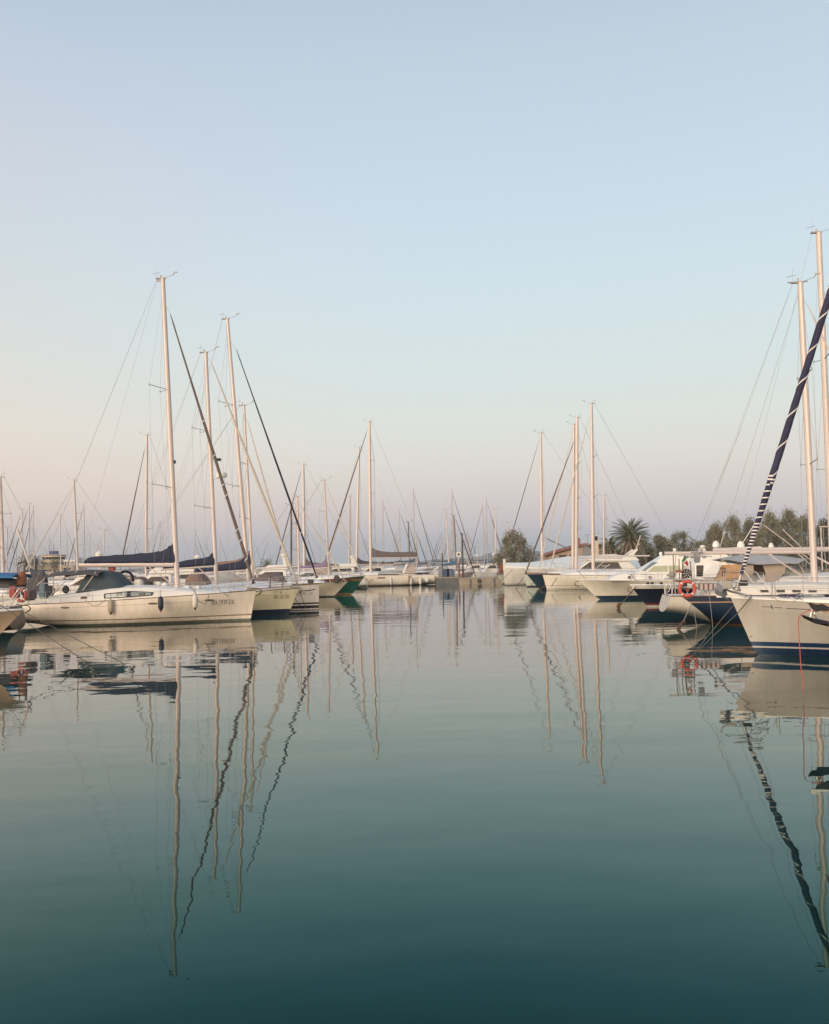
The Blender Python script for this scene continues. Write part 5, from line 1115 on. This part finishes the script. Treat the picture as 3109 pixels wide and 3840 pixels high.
def palm(label, u, Y, vcentre, R_, zb=1.0, nf=70, seed=1, tr=.35, name='palm_tree'):
    r = random.Random(seed); base = U(u, Y, zb); zc = P(u, vcentre, Y).z - zb; e = empty(name, base); tag(e, label, 'palm')
    MB().tube([(0, 0, -.3), (.03, 0, zc * .5), (0, 0, zc)], [tr * 1.2, tr, tr * 1.1], 10).build('trunk', BARK, e)
    MB().lathe((0, 0, zc - .9), [(tr, 0), (tr * 1.9, .35), (tr * 2.0, .8), (tr * 1.1, 1.3), (.1, 1.5)], n=12).build('crown_boss', mat('palm_boss', (.14,.10,.06), .9, var=.4, scale=6), e)
    k = MB(); bm = k.bm; kd = MB(); bd = kd.bm
    for i in range(nf):
        az = i * 2.39996 + r.random() * .3; t = (i + .5) / nf; elv = lerp(R(84), R(-42), t ** .85) + r.gauss(0, .06)
        L = R_ * lerp(1.0, .92, t) * (.92 + .14 * r.random()); p = Vector((0, 0, zc)); hd = Vector((math.cos(az), math.sin(az), 0)); pts = [p.copy()]; a = elv; ns = 14
        for j in range(ns): p = p + (hd * math.cos(a) + Vector((0, 0, math.sin(a)))) * (L / ns); a -= lerp(.035, .105, j / ns) * (1.15 if elv > .2 else .7); pts.append(p.copy())
        B = bm if elv > R(-22) else bd
        side = Vector((-hd.y, hd.x, 0))
        for j in range(1, ns + 1):
            d = (pts[j] - pts[j - 1]).normalized(); up = side.cross(d).normalized()
            for h in range(3):
                q0 = pts[j - 1].lerp(pts[j], h / 3); s = (j + h / 3) / ns; ll = R_ * .15 * math.sin(math.pi * min(1, .12 + s * .86)) ** .6
                for sg in (-1, 1):
                    tip = q0 + (side * sg * .78 + d * .75 + up * .30 + Vector((0, 0, -.18))).normalized() * ll * (.85 + .3 * r.random())
                    wv = d * .035
                    f = [B.verts.new(x) for x in (q0 - wv, q0 + wv, tip)]; B.faces.new(f)
            qs = side * .03; f = [B.verts.new(x) for x in (pts[j - 1] - qs, pts[j - 1] + qs, pts[j] + qs, pts[j] - qs)]; B.faces.new(f)
    for (bb, nm, mm) in ((bm, 'fronds', leafmat('palm_green', (.12,.13,.065))), (bd, 'dead_fronds', leafmat('palm_dry', (.26,.19,.12)))):
        me = bpy.data.meshes.new(nm); bb.to_mesh(me); bb.free(); me.materials.append(mm); o = bpy.data.objects.new(nm, me); COL.objects.link(o); o.parent = e
    return e
palm('big date palm with a wide fountain crown left of the bushes', 2368, 112, 2012, 3.2, seed=3, nf=84)
palm('smaller palm partly hidden left of the big date palm', 2292, 124, 2050, 2.2, seed=8, nf=50)
palm('left of two small palms below the control tower', 96, 283, 2112, 4.2, seed=11, nf=40, tr=.5)
palm('palm just left of the control tower windows', 133, 286, 2108, 4.0, seed=12, nf=40, tr=.5)
palm('palm just right of the control tower base', 206, 283, 2120, 4.2, seed=13, nf=40, tr=.5)
palm('small far palm right of the third tall mast', 1003, 300, 2118, 3.4, zb=1.0, seed=14, nf=36, tr=.5)
palm('tiny far palm beside the cream mast foot', 302, 300, 2112, 3.0, seed=15, nf=36, tr=.5)
# ------------------------------------------------------------------ buildings
def wall_piece(e, name, pts, y0, y1, m): return MB().prism(pts, y0, y1).build(name, m, e, smooth=False)
PLAST = mat('plaster_tan', (.44,.33,.26), .9, var=.1, scale=.8); ROOFR = mat('roof_tile_red', (.26,.10,.07), .9, var=.25, scale=3); TOWC = mat('plaster_cream', (.62,.50,.36), .85, var=.08, scale=.5); GREYW = mat('wall_grey', (.27,.28,.30), .9)
def building(label, Y, u_ref, name='harbour_building'):
    o = U(u_ref, Y, 1.0); e = empty(name, o); tag(e, label, 'building'); return e, (lambda u, v: (P(u, v, Y).x - o.x, P(u, v, Y).z - 1.0))
e, X_ = building('low tan building with a sloping reddish roof behind the tarpaulin yacht', 132, 2130)
z0 = (0, 0)
a, c, d_, f_ = X_(2058, 2085), X_(2195, 2044), X_(2245, 2052), X_(2250, 2110)
wall_piece(e, 'wall', [(a[0], 0), a, (c[0], c[1]), (f_[0], c[1] - .4), (f_[0], 0)], 0, 9, PLAST)
wall_piece(e, 'roof', [(a[0] - .6, a[1] + .02), (a[0] - .6, a[1] + .22), (c[0], c[1] + .28), (f_[0] + .3, c[1] - .12), (f_[0] + .3, c[1] - .38), (c[0], c[1] + .03)], -.4, 9.4, ROOFR)
for u in (2110, 2150): p = X_(u, 2092); MB().box((p[0], -.02, p[1]), (1.1, .1, .9)).build('window', GLASSD, e, smooth=False)
p = X_(2178, 2030); MB().box((p[0], 3, p[1] - .2), (.8, .8, 1.6)).build('chimney', mat('brick_red', (.25,.12,.08), .9), e, smooth=False)
e, X_ = building('tan gabled building with a grey wall beside the small palm', 128, 2260)
a, c, d_ = X_(2205, 2046), X_(2255, 2044), X_(2312, 2074)
wall_piece(e, 'wall', [(c[0], 0), (c[0], c[1]), (d_[0], d_[1]), (d_[0], 0)], 0, 7, PLAST)
wall_piece(e, 'side_wall', [(a[0], 0), (a[0], c[1] - .05), (c[0] - .02, c[1] - .05), (c[0] - .02, 0)], .5, 7, GREYW)
wall_piece(e, 'roof', [(a[0] - .2, c[1] - .03), (a[0] - .2, c[1] + .12), (c[0], c[1] + .22), (d_[0] + .4, d_[1] + .12), (d_[0] + .4, d_[1] + .0), (c[0], c[1] + .03)], -.3, 7.3, mat('roof_grey', (.22,.20,.19), .9))
for u in (2224, 2238): p = X_(u, 2062); MB().box((p[0], .45, p[1]), (.35, .1, 1.8)).build('window', GLASSG, e, smooth=False)
p = X_(2208, 2005); k = MB().tube([(p[0], 1, a[1] - .2), (p[0], 1, p[1])], .05, 6); k.tube([(p[0] - .35, 1, p[1]), (p[0] + .35, 1, p[1] + .05)], .04, 5); k.build('aerial', GREYP, e)
e = empty('chimney_stack', U(2236, 121, 1.0)); tag(e, 'square cream chimney standing beside the bare boom mast', 'chimney'); p = P(2236, 2022, 121)
MB().box((0, 0, (p.z - 1) / 2), (.7, .7, p.z - 1)).build('stack', TOWC, e, smooth=False); MB().box((0, 0, p.z - .9), (.5, .75, .55)).build('flue_opening', RUB, e, smooth=False); MB().box((0, 0, p.z - .55), (.8, .8, .1)).build('cap', TOWC, e, smooth=False)
# control tower
Y = 285; e, X_ = building('cream control tower with a round glazed top and blue box on its roof', Y, 172, 'control_tower'); cx, _ = X_(174, 2100)
def ring(v0, v1, r0, r1, nm, m_, n=24, cy=6): 
    z0, z1 = X_(174, v1)[1], X_(174, v0)[1]; sc = Y / F
    MB().lathe((cx, cy, 0), [(.1, z0), (r0 * sc, z0), (r1 * sc, z1), (.1, z1)], n=n).build(nm, m_, e, ang=50)
ring(2098, 2135, 44, 44, 'tower_shaft', TOWC); ring(2088, 2099, 38, 44, 'lower_window', GLASSD); ring(2084, 2089, 48, 48, 'roof_edge', TOWC)
ring(2104, 2110, 48, 48, 'balcony', TOWC)
ring(2110, 2114, 44.5, 44.5, 'window', GLASSD)
ring(2080, 2085, 40, 46, 'parapet', TOWC)
p0, p1 = X_(161, 2078), X_(189, 2065); MB().box((cx, 6, (p0[1] + p1[1]) / 2), (p1[0] - p0[0], 2, p1[1] - p0[1])).build('roof_box', mat('sign_navy', (.03,.04,.14), .6), e, smooth=False)
MB().tube([(cx, 6, p1[1] - .5), (cx, 6, X_(178, 2038)[1])], .15, 6).build('aerial', GREYP, e)
a, c = X_(105, 2128), X_(262, 2118); MB().box(((a[0] + c[0]) / 2, 8, c[1] / 2), (c[0] - a[0], 10, c[1])).build('terrace_block', TOWC, e, smooth=False)
a, c = X_(218, 2112), X_(264, 2102); MB().box(((a[0] + c[0]) / 2, 8, c[1]), (c[0] - a[0], 8, .6)).build('terrace_roof', WHITE, e, smooth=False)
for u in (222, 234, 246, 260): p = X_(u, 2110); MB().box((p[0], 4.3, (p[1] + 0) / 1), (.35, .35, 1.6)).build('pillar', TOWC, e, smooth=False)
for u in (150, 165, 190, 230, 245): p = X_(u, 2128); MB().box((p[0], 2.98, p[1] - .6), (1.0, .1, .9)).build('window', GLASSD, e, smooth=False)
# lamps right
for u, v, Y, lab in ((3084, 1975, 100, 'tall lamp post with a flat head near the right edge'), (3072, 1982, 112, 'slim lamp post left of the right edge lamp'),):
    p = P(u, v, Y); o = U(u, Y, 1.0); e = empty('street_lamp', o); tag(e, lab, 'lamp post'); h = p.z - 1
    MB().tube([(0, 0, 0), (0, 0, h)], .07, 8).build('pole', ALU, e); MB().box((.3, 0, h), (.9, .25, .12), bevel=.03).build('lamp_head', ALU, e)
e = empty('small_sail', U(3020, 60, 1.2)); bpy.data.objects.remove(e)
# ------------------------------------------------------------------ forest of far masts: copies of three yachts
def proto(seed, H, cov, hm, label):
    b = Boat('far_yacht', 'sailboat', label, None, None, 'distant yachts crowding the far pontoons', local=11.0)
    b.n = -1; b.hull(3.4, 1.3, 1.0, rake=.8, m=hm, nst=12)
    b.trunk([(-3, .2), (-2.4, .45), (1, .45), (3, .06)], .64)
    b.rig((.9, 0, 1.5), (.9 + .1 * (seed - 1), 0, H), .08, .06, ((.36, 1.1), (.67, .9)) if seed != 1 else ((.48, 1.1),), .3, (-3.4, 0, 2.6), 2.5, cov, [(-.01, .8), (.05, .7), (.15, .45), (.6, .3), (.97, .15)], (Vector((1.15, 0, H * .93)), Vector((5.1, 0, 1.5)), .08, (FURLN, FURLW, FURLB)[seed]), inst=seed == 0, wire=.010, mm=mat('spar_far', (.42,.37,.35), .5), backs=[Vector((-5.2, 0, 1.1))])
    return b.root
farlab = 'distant sailing yacht in the crowd of thin masts on the far pontoons'
protos = [proto(0, 14.5, NAVY, hw1, farlab), proto(1, 12.5, TAN, hw2, farlab), proto(2, 16.0, mat('canvas_dull_blue', (.06,.10,.15), .85), hnv, farlab)]
for pr in protos:
    for o in [pr] + list(pr.children_recursive): CH[o.name] = list(o.children)
def cp(o, parent):
    c = o.copy(); COL.objects.link(c); c.parent = parent
    for ch in CH[o.name]: cp(ch, c)
    return c
r = random.Random(21); spots = []
for i in range(78):
    t = r.random()
    u = lerp(-10, 1480, r.random()) if t < .68 else lerp(1480, 1850, r.random())
    Y = lerp(165, 430, r.random() ** .8)
    spots.append((u, Y))
for i, (u, Y) in enumerate(spots):
    pr = protos[i % 3]; o = pr if i < 3 else cp(pr, None)
    p = U(u, Y); o.location = (p.x, p.y, 0); o.rotation_euler = (0, 0, r.choice((0, math.pi)) + r.gauss(0, .25)); s_ = .85 + .3 * r.random(); o.scale = (s_, s_, s_ * (.9 + .2 * r.random()))
# ------------------------------------------------------------------ thin haze over the whole harbour
hb_ = MB().box((0, 1180, 24), (5200, 2480, 50)); hz_ = bpy.data.materials.new('haze_air'); hz_.use_nodes = True; t = hz_.node_tree; t.nodes.clear()
v_ = t.nodes.new('ShaderNodeVolumePrincipled'); v_.inputs['Color'].default_value = (.80, .86, .93, 1); v_.inputs['Density'].default_value = .00028; v_.inputs['Anisotropy'].default_value = .0
o_ = t.nodes.new('ShaderNodeOutputMaterial'); t.links.new(v_.outputs[0], o_.inputs['Volume'])
hz_o = hb_.build('haze', hz_, smooth=False); hz_o['kind'] = 'stuff'
